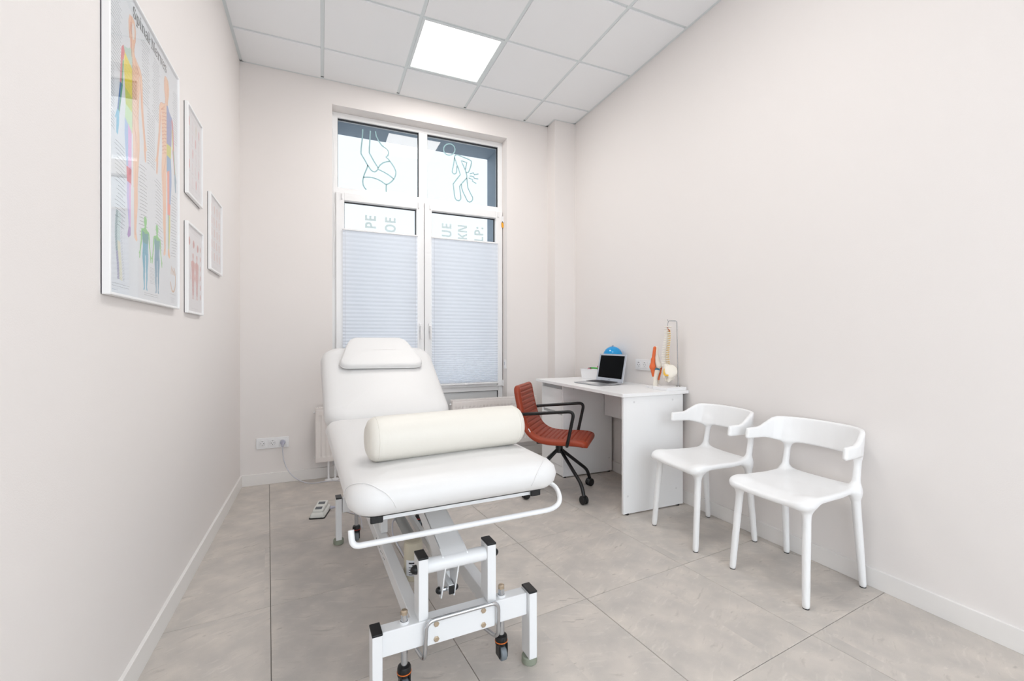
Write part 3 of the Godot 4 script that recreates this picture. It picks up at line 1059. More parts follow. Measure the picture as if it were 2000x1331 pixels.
	# front lifting arm: channel with two cheeks rising towards the headrest
	var am := mb()
	am.grid([PackedVector3Array([Vector3(0.032, 0.428, -0.016), Vector3(-0.052, 0.428, -0.016)]), PackedVector3Array([Vector3(0.032, 0.440, -0.045), Vector3(-0.052, 0.440, -0.045)]), PackedVector3Array([Vector3(0.032, 0.572, -0.62), Vector3(-0.052, 0.572, -0.62)])])
	for x in [-0.052, 0.030]:
		am.at(Vector3(x, 0, 0), Basis(Vector3(0, 0, -1), Vector3(0, 1, 0), Vector3(1, 0, 0)))
		am.prism(PackedVector2Array([Vector2(0.0, 0.405), Vector2(0.012, 0.428), Vector2(0.045, 0.440), Vector2(0.62, 0.572), Vector2(0.62, 0.54), Vector2(0.16, 0.405), Vector2(0.11, 0.36), Vector2(0.06, 0.385)]), 0.0, 0.004)
	am.at(Vector3.ZERO)
	put(o, "lifting_arm", am.mesh(), st)
	# lever cheeks under the tube, with the actuator pin
	for x in [-0.046, -0.002]:
		var lv := mb().at(Vector3(x, 0, 0), Basis(Vector3(0, 0, -1), Vector3(0, 1, 0), Vector3(1, 0, 0)))
		lv.prism(PackedVector2Array([Vector2(0.0, 0.40), Vector2(0.11, 0.40), Vector2(0.085, 0.30), Vector2(0.062, 0.272), Vector2(0.050, 0.272), Vector2(0.034, 0.31)]), 0.0, 0.004)
		put(o, "lever_plate", lv.mesh(), st)
	put(o, "lever_pin", mb().cyl(Vector3(-0.054, 0.296, -0.058), Vector3(0.010, 0.296, -0.058), 0.007).mesh(), M["chrome"])
	for q in [[-0.048, -1.0], [0.004, 1.0]]:
		put(o, "pin_cap", mb().dome(Vector3(q[0], 0.296, -0.058), Vector3(q[1], 0, 0), 0.012, 0.013).mesh(), M["black_plastic"])
	put(o, "actuator_end", mb().box(Vector3(-0.014, 0.304, -0.10), Vector3(0.018, 0.026, 0.13), 0.002).mesh(), st)
	put(o, "actuator_end_cap", mb().box(Vector3(-0.014, 0.302, -0.034), Vector3(0.0185, 0.027, 0.007), 0.002).mesh(), M["black_plastic"])
	# electric actuator with its motor
	var mo := put(o, "motor", mb().at(Vector3(-0.062, 0.19, -0.37)).lathe([Vector2(0, 0), Vector2(0.030, 0), Vector2(0.036, 0.006), Vector2(0.036, 0.13), Vector2(0.034, 0.146), Vector2(0.028, 0.150), Vector2(0, 0.150)], 28).mesh(), M["motor_beige"])
	var lab := mb()
	var ra := PackedVector3Array()
	var rb := PackedVector3Array()
	for k in 7:
		var a := deg_to_rad(70 + 13.0 * k)
		ra.append(Vector3(-0.062 + 0.0364 * cos(a), 0.215, -0.37 + 0.0364 * sin(a)))
		rb.append(Vector3(-0.062 + 0.0364 * cos(a), 0.275, -0.37 + 0.0364 * sin(a)))
	lab.grid([ra, rb])
	put(mo, "rating_label", lab.mesh(), M["paper_label"])
	var lt := mb()
	for k in 6:
		var pa := PackedVector3Array()
		var pb := PackedVector3Array()
		for j in 5:
			var a := deg_to_rad(78 + (13.0 if k != 1 else 8.0) * j)
			var yy := 0.267 - k * 0.009
			pa.append(Vector3(-0.062 + 0.0367 * cos(a), yy - (0.003 if k else 0.006), -0.37 + 0.0367 * sin(a)))
			pb.append(Vector3(-0.062 + 0.0367 * cos(a), yy, -0.37 + 0.0367 * sin(a)))
		lt.grid([pa, pb])
	put(mo, "label_print", lt.mesh(), M["print_dark"])
	put(o, "actuator_tube", mb().cyl(Vector3(-0.055, 0.315, -0.38), Vector3(-0.074, 0.36, -0.69), 0.021, 20, 0.002).mesh(), M["motor_grey"])
	put(o, "actuator_rod", mb().cyl(Vector3(-0.073, 0.358, -0.68), Vector3(-0.079, 0.372, -0.78), 0.011, 16).mesh(), M["chrome"])
	put(o, "actuator_bracket", mb().box(Vector3(-0.078, 0.375, -0.80), Vector3(0.05, 0.06, 0.03), 0.003).mesh(), st)
	put(o, "actuator_strut", mb().box(Vector3(0.006, 0.30, -0.43), Vector3(0.018, 0.03, 0.60), 0.002).mesh(), st)
	put(o, "pivot_knob", mb().cyl(Vector3(0.018, 0.36, -0.62), Vector3(0.045, 0.36, -0.62), 0.026, 6, 0.003).mesh(), M["black_plastic"])
	put(o, "control_box", mb().box(Vector3(-0.06, 0.30, -0.92), Vector3(0.12, 0.13, 0.10), 0.006).mesh(), M["pedal_body"])
	put(o, "motor_lead", mb().tube(spline([Vector3(-0.062, 0.205, -0.335), Vector3(-0.075, 0.235, -0.335), Vector3(-0.10, 0.285, -0.42), Vector3(-0.115, 0.315, -0.50), Vector3(-0.105, 0.345, -0.56), Vector3(-0.085, 0.34, -0.60), Vector3(-0.07, 0.33, -0.66), Vector3(-0.055, 0.345, -0.74), Vector3(-0.06, 0.33, -0.87)]), 0.0032, 8).mesh(), M["cable_grey"])
	# upholstery frame
	put(o, "deck_cross_tube", mb().box(Vector3(0, 0.604, 0.004), Vector3(0.50, 0.026, 0.034), 0.002).mesh(), st)
	put(o, "deck_cross_tube", mb().box(Vector3(0, 0.604, -1.06), Vector3(0.50, 0.026, 0.034), 0.002).mesh(), st)
	put(o, "deck_cross_tube", mb().box(Vector3(0, 0.594, -0.62), Vector3(0.50, 0.046, 0.034), 0.002).mesh(), st)
	for s in [-1.0, 1.0]:
		var dr := put(o, "deck_rail", mb().box(Vector3(s * 0.262, 0.604, -0.52), Vector3(0.034, 0.026, 1.10), 0.002).mesh(), st)
		put(dr, "end_cap", mb().box(Vector3(s * 0.262, 0.604, 0.032), Vector3(0.036, 0.028, 0.012), 0.003).mesh(), M["black_plastic"])
	# white tube across the foot end (paper-roll holder)
	var rh := bend([Vector3(0.262, 0.60, -0.12), Vector3(0.40, 0.592, -0.07), Vector3(0.352, 0.548, 0.068), Vector3(-0.332, 0.548, 0.064), Vector3(-0.334, 0.590, 0.050)], 0.075, 8)
	put(o, "roll_holder_tube", mb().tube(rh, 0.0085, 14).mesh(), st)
	# padding
	var seat := put(o, "seat_pad", mb().at(Vector3(0, 0.617, -0.512)).slab(0.345, 0.605, 0.085, cushion_profile(0.094, 0.050, 0.010), 10).mesh(), M["white_leather"])
	# stitched corner panels at the foot end: each seam arches over the rounded corner
	for s in [-1.0, 1.0]:
		var pth := []
		for k in 33:
			var u := k / 32.0
			var phi := -PI / 2 + PI * 0.95 * pow(sin(PI * u), 0.38)
			var ins := 0.050 * (1.0 - cos(phi)) - 0.0006
			var yy := 0.617 + 0.047 + 0.0476 * sin(phi)
			var run := u * 0.245          # along the outline: front edge, corner, side
			var p := Vector3.ZERO
			if run < 0.05:
				p = Vector3(0.21 + run, yy, 0.093 - ins)
			elif run < 0.1835:
				var a := (run - 0.05) / 0.085
				p = Vector3(0.26 + (0.085 - ins) * sin(a), yy, 0.008 + (0.085 - ins) * cos(a))
			else:
				p = Vector3(0.345 - ins, yy, 0.008 - (run - 0.1835))
			pth.append(Vector3(s * p.x, p.y, p.z))
		put(seat, "seam", mb().tube(pth, 0.0012, 6).mesh(), M["seam"])
	var ang := deg_to_rad(35.0)
	var bb := Basis(Vector3.RIGHT, ang)
	var back := put(o, "back_pad", mb().at(Vector3(0, 0, -0.345)).slab(0.345, 0.345, 0.11, cushion_profile(0.118, 0.058, 0.012), 10).mesh(), M["white_leather"], Vector3(0, 0.70, -1.085) + bb * Vector3(0, -0.122, 0), bb)
	var fr := mb()
	for s in [-1.0, 1.0]:
		fr.box(Vector3(s * 0.24, -0.016, -0.33), Vector3(0.03, 0.03, 0.60), 0.002)
	fr.box(Vector3(0, -0.016, -0.60), Vector3(0.46, 0.03, 0.03), 0.002)
	put(back, "pad_frame", fr.mesh(), st)
	put(o, "back_strut", mb().cyl(Vector3(0.05, 0.40, -0.74), Vector3(0.05, 0.76, -1.42), 0.014).mesh(), M["motor_grey"])
	# head pillow: trapezoid, its strap behind the pad
	var dirv := bb * Vector3(0, 0, -1)
	var nrm := bb * Vector3(0, 1, 0)
	var w0 := o.transform * (Vector3(0, 0.70, -1.085) + dirv * 0.56 + nrm * 0.012)
	var hp := Node3D.new()
	hp.name = numbered("head_pillow")
	add_child(hp)
	hp.set_meta("label", "flat white leather head pillow on the raised end of the treatment table")
	hp.set_meta("category", "pillow")
	hp.transform = Transform3D(o.transform.basis * bb, w0)
	var taper := func(p: Vector3) -> Vector3:
		var u := clampf((p.z + 0.15) / 0.30, 0.0, 1.0)
		var wav := 0.003 * sin(p.x * 26.0) * u
		return Vector3(p.x * lerpf(0.66, 1.0, u), p.y + wav * (1.0 if p.y > 0.0 else 0.3), p.z)
	put(hp, "cushion", mb().slab(0.262, 0.150, 0.07, [Vector2(9, 0), Vector2(0.02, 0), Vector2(0.004, 0.003), Vector2(0, 0.008), Vector2(0.0005, 0.016), Vector2(0.0025, 0.024), Vector2(0.007, 0.0295), Vector2(0.014, 0.0322), Vector2(0.03, 0.0338), Vector2(0.06, 0.0346), Vector2(9, 0.0352)], 8, taper).mesh(), M["white_leather"])
	var ed := []
	var ol := MB.new().outline(0.263, 0.151, 0.07, 8)
	for k in ol.size() + 1:
		var q: Vector3 = taper.call(ol[k % ol.size()] + Vector3(0, 0.009, 0))
		ed.append(q)
	put(hp, "piping", mb().tube(ed, 0.0022, 6).mesh(), M["seam"])
	# bolster
	var bo := thing("bolster_cushion", "cream cylindrical bolster cushion lying across the treatment table", "cushion", o.transform * Vector3(0.026, 0.790, -0.186), deg_to_rad(2.4 + 3.6))
	var br := 0.0755
	var pr := [Vector2(0, -0.293), Vector2(br * 0.6, -0.290), Vector2(br * 0.85, -0.281), Vector2(br * 0.97, -0.266), Vector2(br * 0.99, -0.25)]
	for k in range(1, 10):
		pr.append(Vector2(br, lerpf(-0.25, 0.25, k / 10.0)))
	pr.append_array([Vector2(br * 0.99, 0.25), Vector2(br * 0.97, 0.266), Vector2(br * 0.85, 0.281), Vector2(br * 0.6, 0.290), Vector2(0, 0.293)])
	put(bo, "cover", mb().at(Vector3.ZERO, Basis(Vector3(0, 0, 1), -PI / 2)).lathe(pr, 40, 2.0).mesh(), M["cream_leather"])
	for x in [-0.262, 0.262]:
		var cp := []
		for k in 33:
			cp.append(Vector3(x, cos(TAU * k / 32) * br * 0.977, sin(TAU * k / 32) * br * 0.977))
		put(bo, "seam", mb().tube(cp, 0.0011, 6).mesh(), M["cream_leather"])


func foot_pedal() -> void:
	var o := thing("foot_pedal", "grey two-button foot pedal on the floor left of the treatment table", "pedal", Vector3(-0.005, 0, -3.12), deg_to_rad(-14))
	put(o, "body", mb().slab(0.045, 0.09, 0.012, [Vector2(9, 0.004), Vector2(0.004, 0.004), Vector2(0, 0.008), Vector2(0.003, 0.022), Vector2(0.012, 0.032), Vector2(9, 0.033)], 4).mesh(), M["pedal_body"])
	put(o, "base_plate", mb().slab(0.048, 0.094, 0.012, [Vector2(9, 0), Vector2(0, 0), Vector2(0, 0.005), Vector2(9, 0.006)], 4).mesh(), M["black_plastic"])
	for q in [[0.034, 0.042], [-0.040, 0.048]]:
		var pd := put(o, "button", mb().slab(0.033, 0.034, 0.008, [Vector2(9, 0), Vector2(0, 0), Vector2(0.001, 0.016), Vector2(0.004, 0.020), Vector2(9, 0.021)], 4).mesh(), M["pedal_body"], Vector3(0, q[1] - 0.012, q[0]), Basis(Vector3.RIGHT, deg_to_rad(10)))
		put(pd, "pad", mb().box(Vector3(0, 0.0215, 0.002), Vector3(0.040, 0.002, 0.028), 0.0006).mesh(), M["pedal_pad"])
	put(o, "cable_gland", mb().cyl(Vector3(0.05, 0.02, -0.04), Vector3(0.085, 0.02, -0.045), 0.011, 14, 0.002, 0.006).mesh(), M["plug_grey"])
	put(o, "lead", mb().tube(spline([Vector3(0.083, 0.02, -0.045), Vector3(0.12, 0.012, -0.03), Vector3(0.18, 0.004, 0.02), Vector3(0.26, 0.004, 0.10), Vector3(0.30, 0.004, 0.26), Vector3(0.33, 0.06, 0.42)]), 0.003, 8).mesh(), M["cable_grey"])


# ------------------------------------------------------------------ radiators and sockets
func radiator(label: String, x0: float, x1: float) -> void:
	var o := thing("radiator", label, "radiator", Vector3(x0, 0.155, ZB + 0.045), 0.0, "white panel radiators under the window")
	var w := x1 - x0
	var h := 0.42
	var d := 0.075
	# pressed front panel with vertical channels
	var nch := int(round((w - 0.03) / 0.0335))
	var pitch := (w - 0.03) / nch
	var xs := [0.0, 0.006]
	var dz := [0.0, 0.0]
	for k in nch:
		var a := 0.015 + pitch * k
		for q in [[0.16, 0.0], [0.28, 1.0], [0.72, 1.0], [0.84, 0.0]]:
			xs.append(a + pitch * q[0])
			dz.append(q[1])
	xs.append_array([w - 0.006, w])
	dz.append_array([0.0, 0.0])
	var ys := [0.0, 0.035, 0.040, 0.052, h - 0.062, h - 0.050, h - 0.046, h - 0.012, h - 0.004, h]
	var ey := [0.0, 0.0, 0.55, 1.0, 1.0, 0.55, 0.0, 0.0, 0.0, 0.0]
	var rows := []
	for j in ys.size():
		var row := PackedVector3Array()
		for i in xs.size():
			var zz: float = d - 0.007 * dz[i] * ey[j]
			if j == 0 or j == ys.size() - 1 or i == 0 or i == xs.size() - 1:
				zz -= 0.004
			row.append(Vector3(xs[i], ys[j], zz))
		rows.append(row)
	var fp := mb().grid(rows, false, true)
	# face each strip separately so the pressed edges stay crisp
	put(o, "front_panel", fp.mesh(), M["radiator"])
	put(o, "back_panel", mb().box(Vector3(w / 2, h / 2, 0.008), Vector3(w, h - 0.01, 0.012), 0.003).mesh(), M["radiator"])
	for x in [0.003, w - 0.003]:
		put(o, "side_cover", mb().box(Vector3(x, h / 2, d / 2), Vector3(0.006, h, d - 0.008), 0.002).mesh(), M["radiator"])
	var gr := mb()
	gr.box(Vector3(w / 2, h + 0.004, d - 0.006), Vector3(w, 0.012, 0.010), 0.002)
	gr.box(Vector3(w / 2, h + 0.004, 0.008), Vector3(w, 0.012, 0.010), 0.002)
	gr.box(Vector3(w / 2, h + 0.004, d * 0.5), Vector3(w, 0.008, 0.006), 0.001)
	var nb := int(w / 0.0125)
	for k in nb + 1:
		gr.box(Vector3(0.004 + (w - 0.008) * k / nb, h + 0.004, d / 2), Vector3(0.005, 0.008, d - 0.016))
	put(o, "top_grille", gr.mesh(), M["radiator"])
	put(o, "convector_core", mb().box(Vector3(w / 2, h / 2, d / 2), Vector3(w - 0.012, h - 0.03, 0.02)).mesh(), M["radiator_slot"])
	put(o, "vent_plug", mb().cyl(Vector3(0.0, h - 0.03, d * 0.42), Vector3(-0.012, h - 0.03, d * 0.42), 0.009, 14, 0.002).cyl(Vector3(-0.012, h - 0.03, d * 0.42), Vector3(-0.016, h - 0.03, d * 0.42), 0.005).mesh(), M["plastic_white"])
	put(o, "drain_plug", mb().cyl(Vector3(0.0, 0.03, d * 0.42), Vector3(-0.010, 0.03, d * 0.42), 0.008, 14, 0.002).mesh(), M["plastic_white"])
	for x in [w * 0.5 + 0.05 if label.contains("left") else 0.09, w * 0.5 + 0.10 if label.contains("left") else 0.14]:
		var xx: float = x if not label.contains("left") else x - w * 0.5 + 0.045
		put(o, "pipe", mb().cyl(Vector3(xx, -0.152, 0.045), Vector3(xx, 0.01, 0.045), 0.008).mesh(), M["plastic_white"])
		put(o, "pipe_collar", mb().at(Vector3(xx, -0.155, 0.045)).lathe([Vector2(0.0, 0), Vector2(0.03, 0.0), Vector2(0.028, 0.007), Vector2(0.009, 0.012), Vector2(0, 0.012)], 20).mesh(), M["plastic_white"])


# a triple socket plate lying in the x-y plane, facing +z
func socket_plate(label: String, where: Vector3, turn: float) -> Node3D:
	var o := thing("triple_socket", label, "socket", where, turn)
	put(o, "plate", mb().box(Vector3(0, 0, 0.005), Vector3(0.226, 0.083, 0.010), 0.003).mesh(), M["plastic_white"])
	for k in 3:
		var x := (k - 1) * 0.071
		var ins := mb()
		ins.box(Vector3(x, 0.0, 0.0112), Vector3(0.055, 0.055, 0.003), 0.0008)
		ins.at(Vector3(x, 0, 0.0125), Basis(Vector3.RIGHT, PI / 2)).lathe([Vector2(0.020, -0.012), Vector2(0.0195, 0.0), Vector2(0.0215, 0.0018), Vector2(0.0235, 0.0)], 28)
		var so := put(o, "socket", ins.mesh(), M["plastic_white"])
		put(so, "recess_edge", mb().at(Vector3(x, 0, 0.0129), Basis(Vector3.RIGHT, PI / 2)).lathe([Vector2(0.0188, 0), Vector2(0.0198, 0.0004), Vector2(0.0206, 0)], 28).mesh(), M["desk_groove"])
		var ho := mb()
		for s in [-1.0, 1.0]:
			ho.cyl(Vector3(x + s * 0.0095, 0, 0.0118), Vector3(x + s * 0.0095, 0, 0.0134), 0.0029, 12)
			ho.box(Vector3(x + s * 0.0, s * 0.0, 0.0124), Vector3(0.001, 0.001, 0.001))
		ho.cyl(Vector3(x, -0.011, 0.0118), Vector3(x, -0.011, 0.0134), 0.0026, 12)
		put(so, "pin_hole", ho.mesh(), M["socket_hole"])
		put(so, "earth_clip", mb().box(Vector3(x, 0.0165, 0.0132), Vector3(0.008, 0.004, 0.001)).mesh(), M["rod_steel"])
	return o


func sockets() -> void:
	socket_plate("white triple wall socket low on the window wall, one plug in it", Vector3(-0.349, 0.318, ZB), 0.0)
	socket_plate("white triple wall socket on the right wall above the desk", Vector3(XR, 0.928, -2.735), -PI / 2)
	var o := thing("power_cable", "pale grey plug and power cable running from the low wall socket to the floor", "cable", Vector3(-0.278, 0.318, ZB + 0.0135))
	put(o, "plug", mb().cyl(Vector3(0, 0, 0), Vector3(0, 0, 0.018), 0.0185, 20, 0.003).cyl(Vector3(0, 0.004, 0.016), Vector3(0, -0.030, 0.030), 0.013, 14, 0.003, 0.008).mesh(), M["plug_grey"])
	put(o, "lead", mb().tube(spline([Vector3(0, -0.026, 0.029), Vector3(0.002, -0.07, 0.035), Vector3(0.01, -0.13, 0.045), Vector3(0.035, -0.20, 0.06), Vector3(0.085, -0.262, 0.085), Vector3(0.15, -0.300, 0.11), Vector3(0.215, -0.3145, 0.125), Vector3(0.30, -0.3145, 0.118), Vector3(0.42, -0.3145, 0.16), Vector3(0.52, -0.3145, 0.42), Vector3(0.56, -0.3145, 0.9), Vector3(0.58, -0.27, 1.25)]), 0.0036, 8).mesh(), M["cable_grey"])


# ------------------------------------------------------------------ desk and what stands on it
func desk() -> void:
	var o := thing("desk", "white laminate desk with a drawer pedestal against the right wall", "desk", Vector3(1.750, 0, -2.297))
	var m: Material = M["desk_white"]
	put(o, "desk_top", mb().box(Vector3(0.275, 0.767, -0.617), Vector3(0.55, 0.022, 1.234), 0.0015).mesh(), m)
	put(o, "end_panel", mb().box(Vector3(0.263, 0.382, -0.022), Vector3(0.494, 0.748, 0.018), 0.001).mesh(), m)
	put(o, "modesty_panel", mb().box(Vector3(0.455, 0.622, -0.43), Vector3(0.016, 0.266, 0.80), 0.001).mesh(), m)
	var pd := put(o, "pedestal", mb().box(Vector3(0.290, 0.382, -0.849), Vector3(0.474, 0.748, 0.018), 0.001).box(Vector3(0.290, 0.382, -1.209), Vector3(0.474, 0.748, 0.018), 0.001).box(Vector3(0.519, 0.382, -1.029), Vector3(0.016, 0.748, 0.342)).box(Vector3(0.290, 0.020, -1.029), Vector3(0.45, 0.024, 0.342)).box(Vector3(0.064, 0.046, -1.029), Vector3(0.016, 0.076, 0.342), 0.001).mesh(), m)
	for q in [[0.735, 0.042], [0.512, 0.03], [0.29, 0.03]]:
		put(pd, "grip_channel", mb().box(Vector3(0.075, q[0], -1.029), Vector3(0.012, q[1], 0.342)).mesh(), M["desk_groove"])
	for q in [[0.528, 0.716], [0.306, 0.500], [0.088, 0.282]]:
		put(o, "drawer", mb().box(Vector3(0.060, (q[0] + q[1]) / 2, -1.029), Vector3(0.018, q[1] - q[0], 0.340), 0.001).mesh(), m)
	for q in [[0.05, -0.022], [0.47, -0.022], [0.07, -0.849], [0.50, -0.849], [0.07, -1.209]]:
		put(o, "foot", mb().cyl(Vector3(q[0], 0, q[1]), Vector3(q[0], 0.01, q[1]), 0.012).mesh(), M["black_plastic"])
	for q in [[0.05, 0.12], [0.45, 0.12], [0.10, 0.72], [0.42, 0.72]]:
		put(o, "screw_cap", mb().cyl(Vector3(q[0], q[1], -0.0135), Vector3(q[0], q[1], -0.0122), 0.007, 14).mesh(), M["desk_edge"])
		put(o, "screw_cap", mb().cyl(Vector3(q[0] + 0.05, q[1], -0.8405), Vector3(q[0] + 0.05, q[1], -0.8392), 0.007, 14).mesh(), M["desk_edge"])


func laptop() -> void:
	var o := thing("laptop", "open silver laptop with a black screen on the desk", "laptop", Vector3(1.988, 0.778, -2.925), deg_to_rad(94))
	var wedge := func(p: Vector3) -> Vector3:
		return Vector3(p.x, p.y if p.y < 0.005 else p.y * lerpf(0.45, 1.0, (p.z + 0.114) / 0.228), p.z)
	put(o, "base", mb().slab(0.1625, 0.1135, 0.010, [Vector2(9, 0.003), Vector2(0.012, 0.003), Vector2(0.002, 0.006), Vector2(0, 0.010), Vector2(0.001, 0.0155), Vector2(9, 0.0158)], 6, wedge).mesh(), M["aluminium"])
	var ft := mb()
	for q in [[-0.13, -0.09], [0.13, -0.09], [-0.13, 0.09], [0.13, 0.09]]:
		ft.cyl(Vector3(q[0], 0, q[1]), Vector3(q[0], 0.004, q[1]), 0.008)
	put(o, "rubber_foot", ft.mesh(), M["black_plastic"])
	var slope := Basis(Vector3.RIGHT, -0.036)
	var kb := put(o, "keyboard_well", mb().box(Vector3(0, 0, 0), Vector3(0.274, 0.001, 0.102), 0.0003).mesh(), M["desk_groove"], Vector3(0, 0.0139, 0.040), slope)
	for r in 6:
		for c in 14:
			put(kb, "key", key_mesh(), M["keyboard"], Vector3((c - 6.5) * 0.0192, 0.0012, (r - 2.5) * 0.0166))
	put(o, "trackpad", mb().box(Vector3.ZERO, Vector3(0.104, 0.0006, 0.070), 0.0002).mesh(), M["desk_edge"], Vector3(0, 0.0102, -0.062), slope)
	var hb := Basis(Vector3.RIGHT, deg_to_rad(11.0))
	var lid := put(o, "lid", mb().box(Vector3(0, 0.1105, 0.003), Vector3(0.325, 0.221, 0.006), 0.0025).mesh(), M["aluminium"], Vector3(0, 0.014, 0.112), hb)
	put(lid, "screen", mb().box(Vector3(0, 0.117, -0.0005), Vector3(0.286, 0.180, 0.0012), 0.0004).mesh(), M["screen"])
	put(lid, "camera", mb().cyl(Vector3(0, 0.2145, 0.0002), Vector3(0, 0.2145, -0.0006), 0.0022, 10).mesh(), M["black_plastic"])
	put(lid, "name_print", mb().box(Vector3(0, 0.0125, -0.0002), Vector3(0.026, 0.0035, 0.0005)).mesh(), M["pedal_pad"])
	put(o, "hinge", mb().cyl(Vector3(-0.10, 0.013, 0.112), Vector3(0.10, 0.013, 0.112), 0.005, 12).mesh(), M["black_plastic"])


var _key: ArrayMesh
func key_mesh() -> ArrayMesh:
	if _key == null:
		_key = mb().box(Vector3.ZERO, Vector3(0.0165, 0.002, 0.0138), 0.0006).mesh()
	return _key


func desk_items() -> void:
	# white basket with pens and packets
	var turn := deg_to_rad(-74.5)
	var o := thing("storage_box", "small white plastic storage box on the far end of the desk", "box", Vector3(2.207, 0.778, -3.305), turn)
	var wall := func(p: Vector3) -> Vector3:
		var u := p.y / 0.088
		return Vector3(p.x * lerpf(0.9, 1.0, u), p.y, p.z * lerpf(0.88, 1.0, u))
	put(o, "body", mb().slab(0.108, 0.062, 0.012, [Vector2(9, 0), Vector2(0.003, 0), Vector2(0, 0.003), Vector2(0, 0.082), Vector2(-0.004, 0.083), Vector2(-0.004, 0.088), Vector2(0.003, 0.088), Vector2(0.0035, 0.006), Vector2(0.008, 0.004), Vector2(9, 0.004)], 5, wall).mesh(), M["plastic_white"])
	var base := o.transform
	var gm := thing("green_marker", "green marker pen lying on top of the storage box", "pen", base * Vector3(0.028, 0.093, 0.018), turn + 0.06)
	put(gm, "barrel", mb().cyl(Vector3(-0.038, 0.004, 0), Vector3(0.055, 0.004, 0), 0.0065, 14, 0.001).mesh(), M["green_plastic"])
	put(gm, "tip", mb().cyl(Vector3(-0.038, 0.004, 0), Vector3(-0.058, 0.004, 0), 0.006, 12, 0.001, 0.003).mesh(), M["print_dark"])
	var mt := thing("magenta_tube", "magenta cream tube standing in the storage box beside the laptop screen", "tube", base * Vector3(0.062, 0.0045, 0.0), turn)
	put(mt, "cap", mb().cyl(Vector3(0, 0, 0), Vector3(0, 0.03, 0), 0.016, 18, 0.002).mesh(), M["plastic_white"])
	put(mt, "body", mb().at(Vector3(0, 0.03, 0)).slab(0.019, 0.012, 0.012, [Vector2(9, 0), Vector2(0, 0.002), Vector2(0.0005, 0.05), Vector2(0.001, 0.082), Vector2(9, 0.083)], 5).mesh(), M["magenta_plastic"])
	var pk := thing("pink_packet", "crumpled pink and white packet poking out of the storage box", "packet", base * Vector3(-0.045, 0.055, 0.005), turn + 0.4)
	var cr := func(p: Vector3) -> float:
		var d := (p * Vector3(1.0, 1.25, 1.3)).length() - 0.026
		return d * 0.7 + 0.004 * sin(p.x * 210.0) * sin(p.y * 180.0 + 1.0) * sin(p.z * 190.0)
	put(pk, "wrapper", sdf_mesh(cr, Vector3(-0.04, -0.035, -0.035), Vector3(0.04, 0.035, 0.035), 0.004)[0].mesh(), M["pink_paper"], Vector3(0, 0.018, 0))
	put(pk, "print_band", mb().box(Vector3(0.004, 0.040, 0.006), Vector3(0.028, 0.004, 0.010), 0.001).mesh(), M["dark_red_print"])
	# blue dome
	var dl := thing("dome_lamp", "glossy blue dome lamp with a small metal knob behind the laptop", "lamp", Vector3(2.2235, 0.778, -3.05))
	var pr := [Vector2(0.0745, 0.208), Vector2(0.077, 0.210)]
	for k in 15:
		var a := PI / 2 * k / 14.0
		pr.append(Vector2(0.078 * cos(a), 0.213 + 0.077 * sin(a)))
	put(dl, "shade", mb().lathe(pr, 48, 2.0).mesh(), M["blue_gloss"])
	put(dl, "stem", mb().cyl(Vector3(0, 0.010, 0), Vector3(0, 0.27, 0), 0.007, 16).mesh(), M["chrome"])
	put(dl, "foot", mb().lathe([Vector2(0, 0), Vector2(0.048, 0), Vector2(0.05, 0.004), Vector2(0.04, 0.012), Vector2(0, 0.014)], 36).mesh(), M["blue_gloss"])
	put(dl, "knob", mb().at(Vector3(0, 0.289, 0)).lathe([Vector2(0, 0), Vector2(0.007, 0), Vector2(0.006, 0.003), Vector2(0.009, 0.006), Vector2(0.008, 0.010), Vector2(0, 0.011)], 16).mesh(), M["chrome"])
	knee_model()
	spine_model()


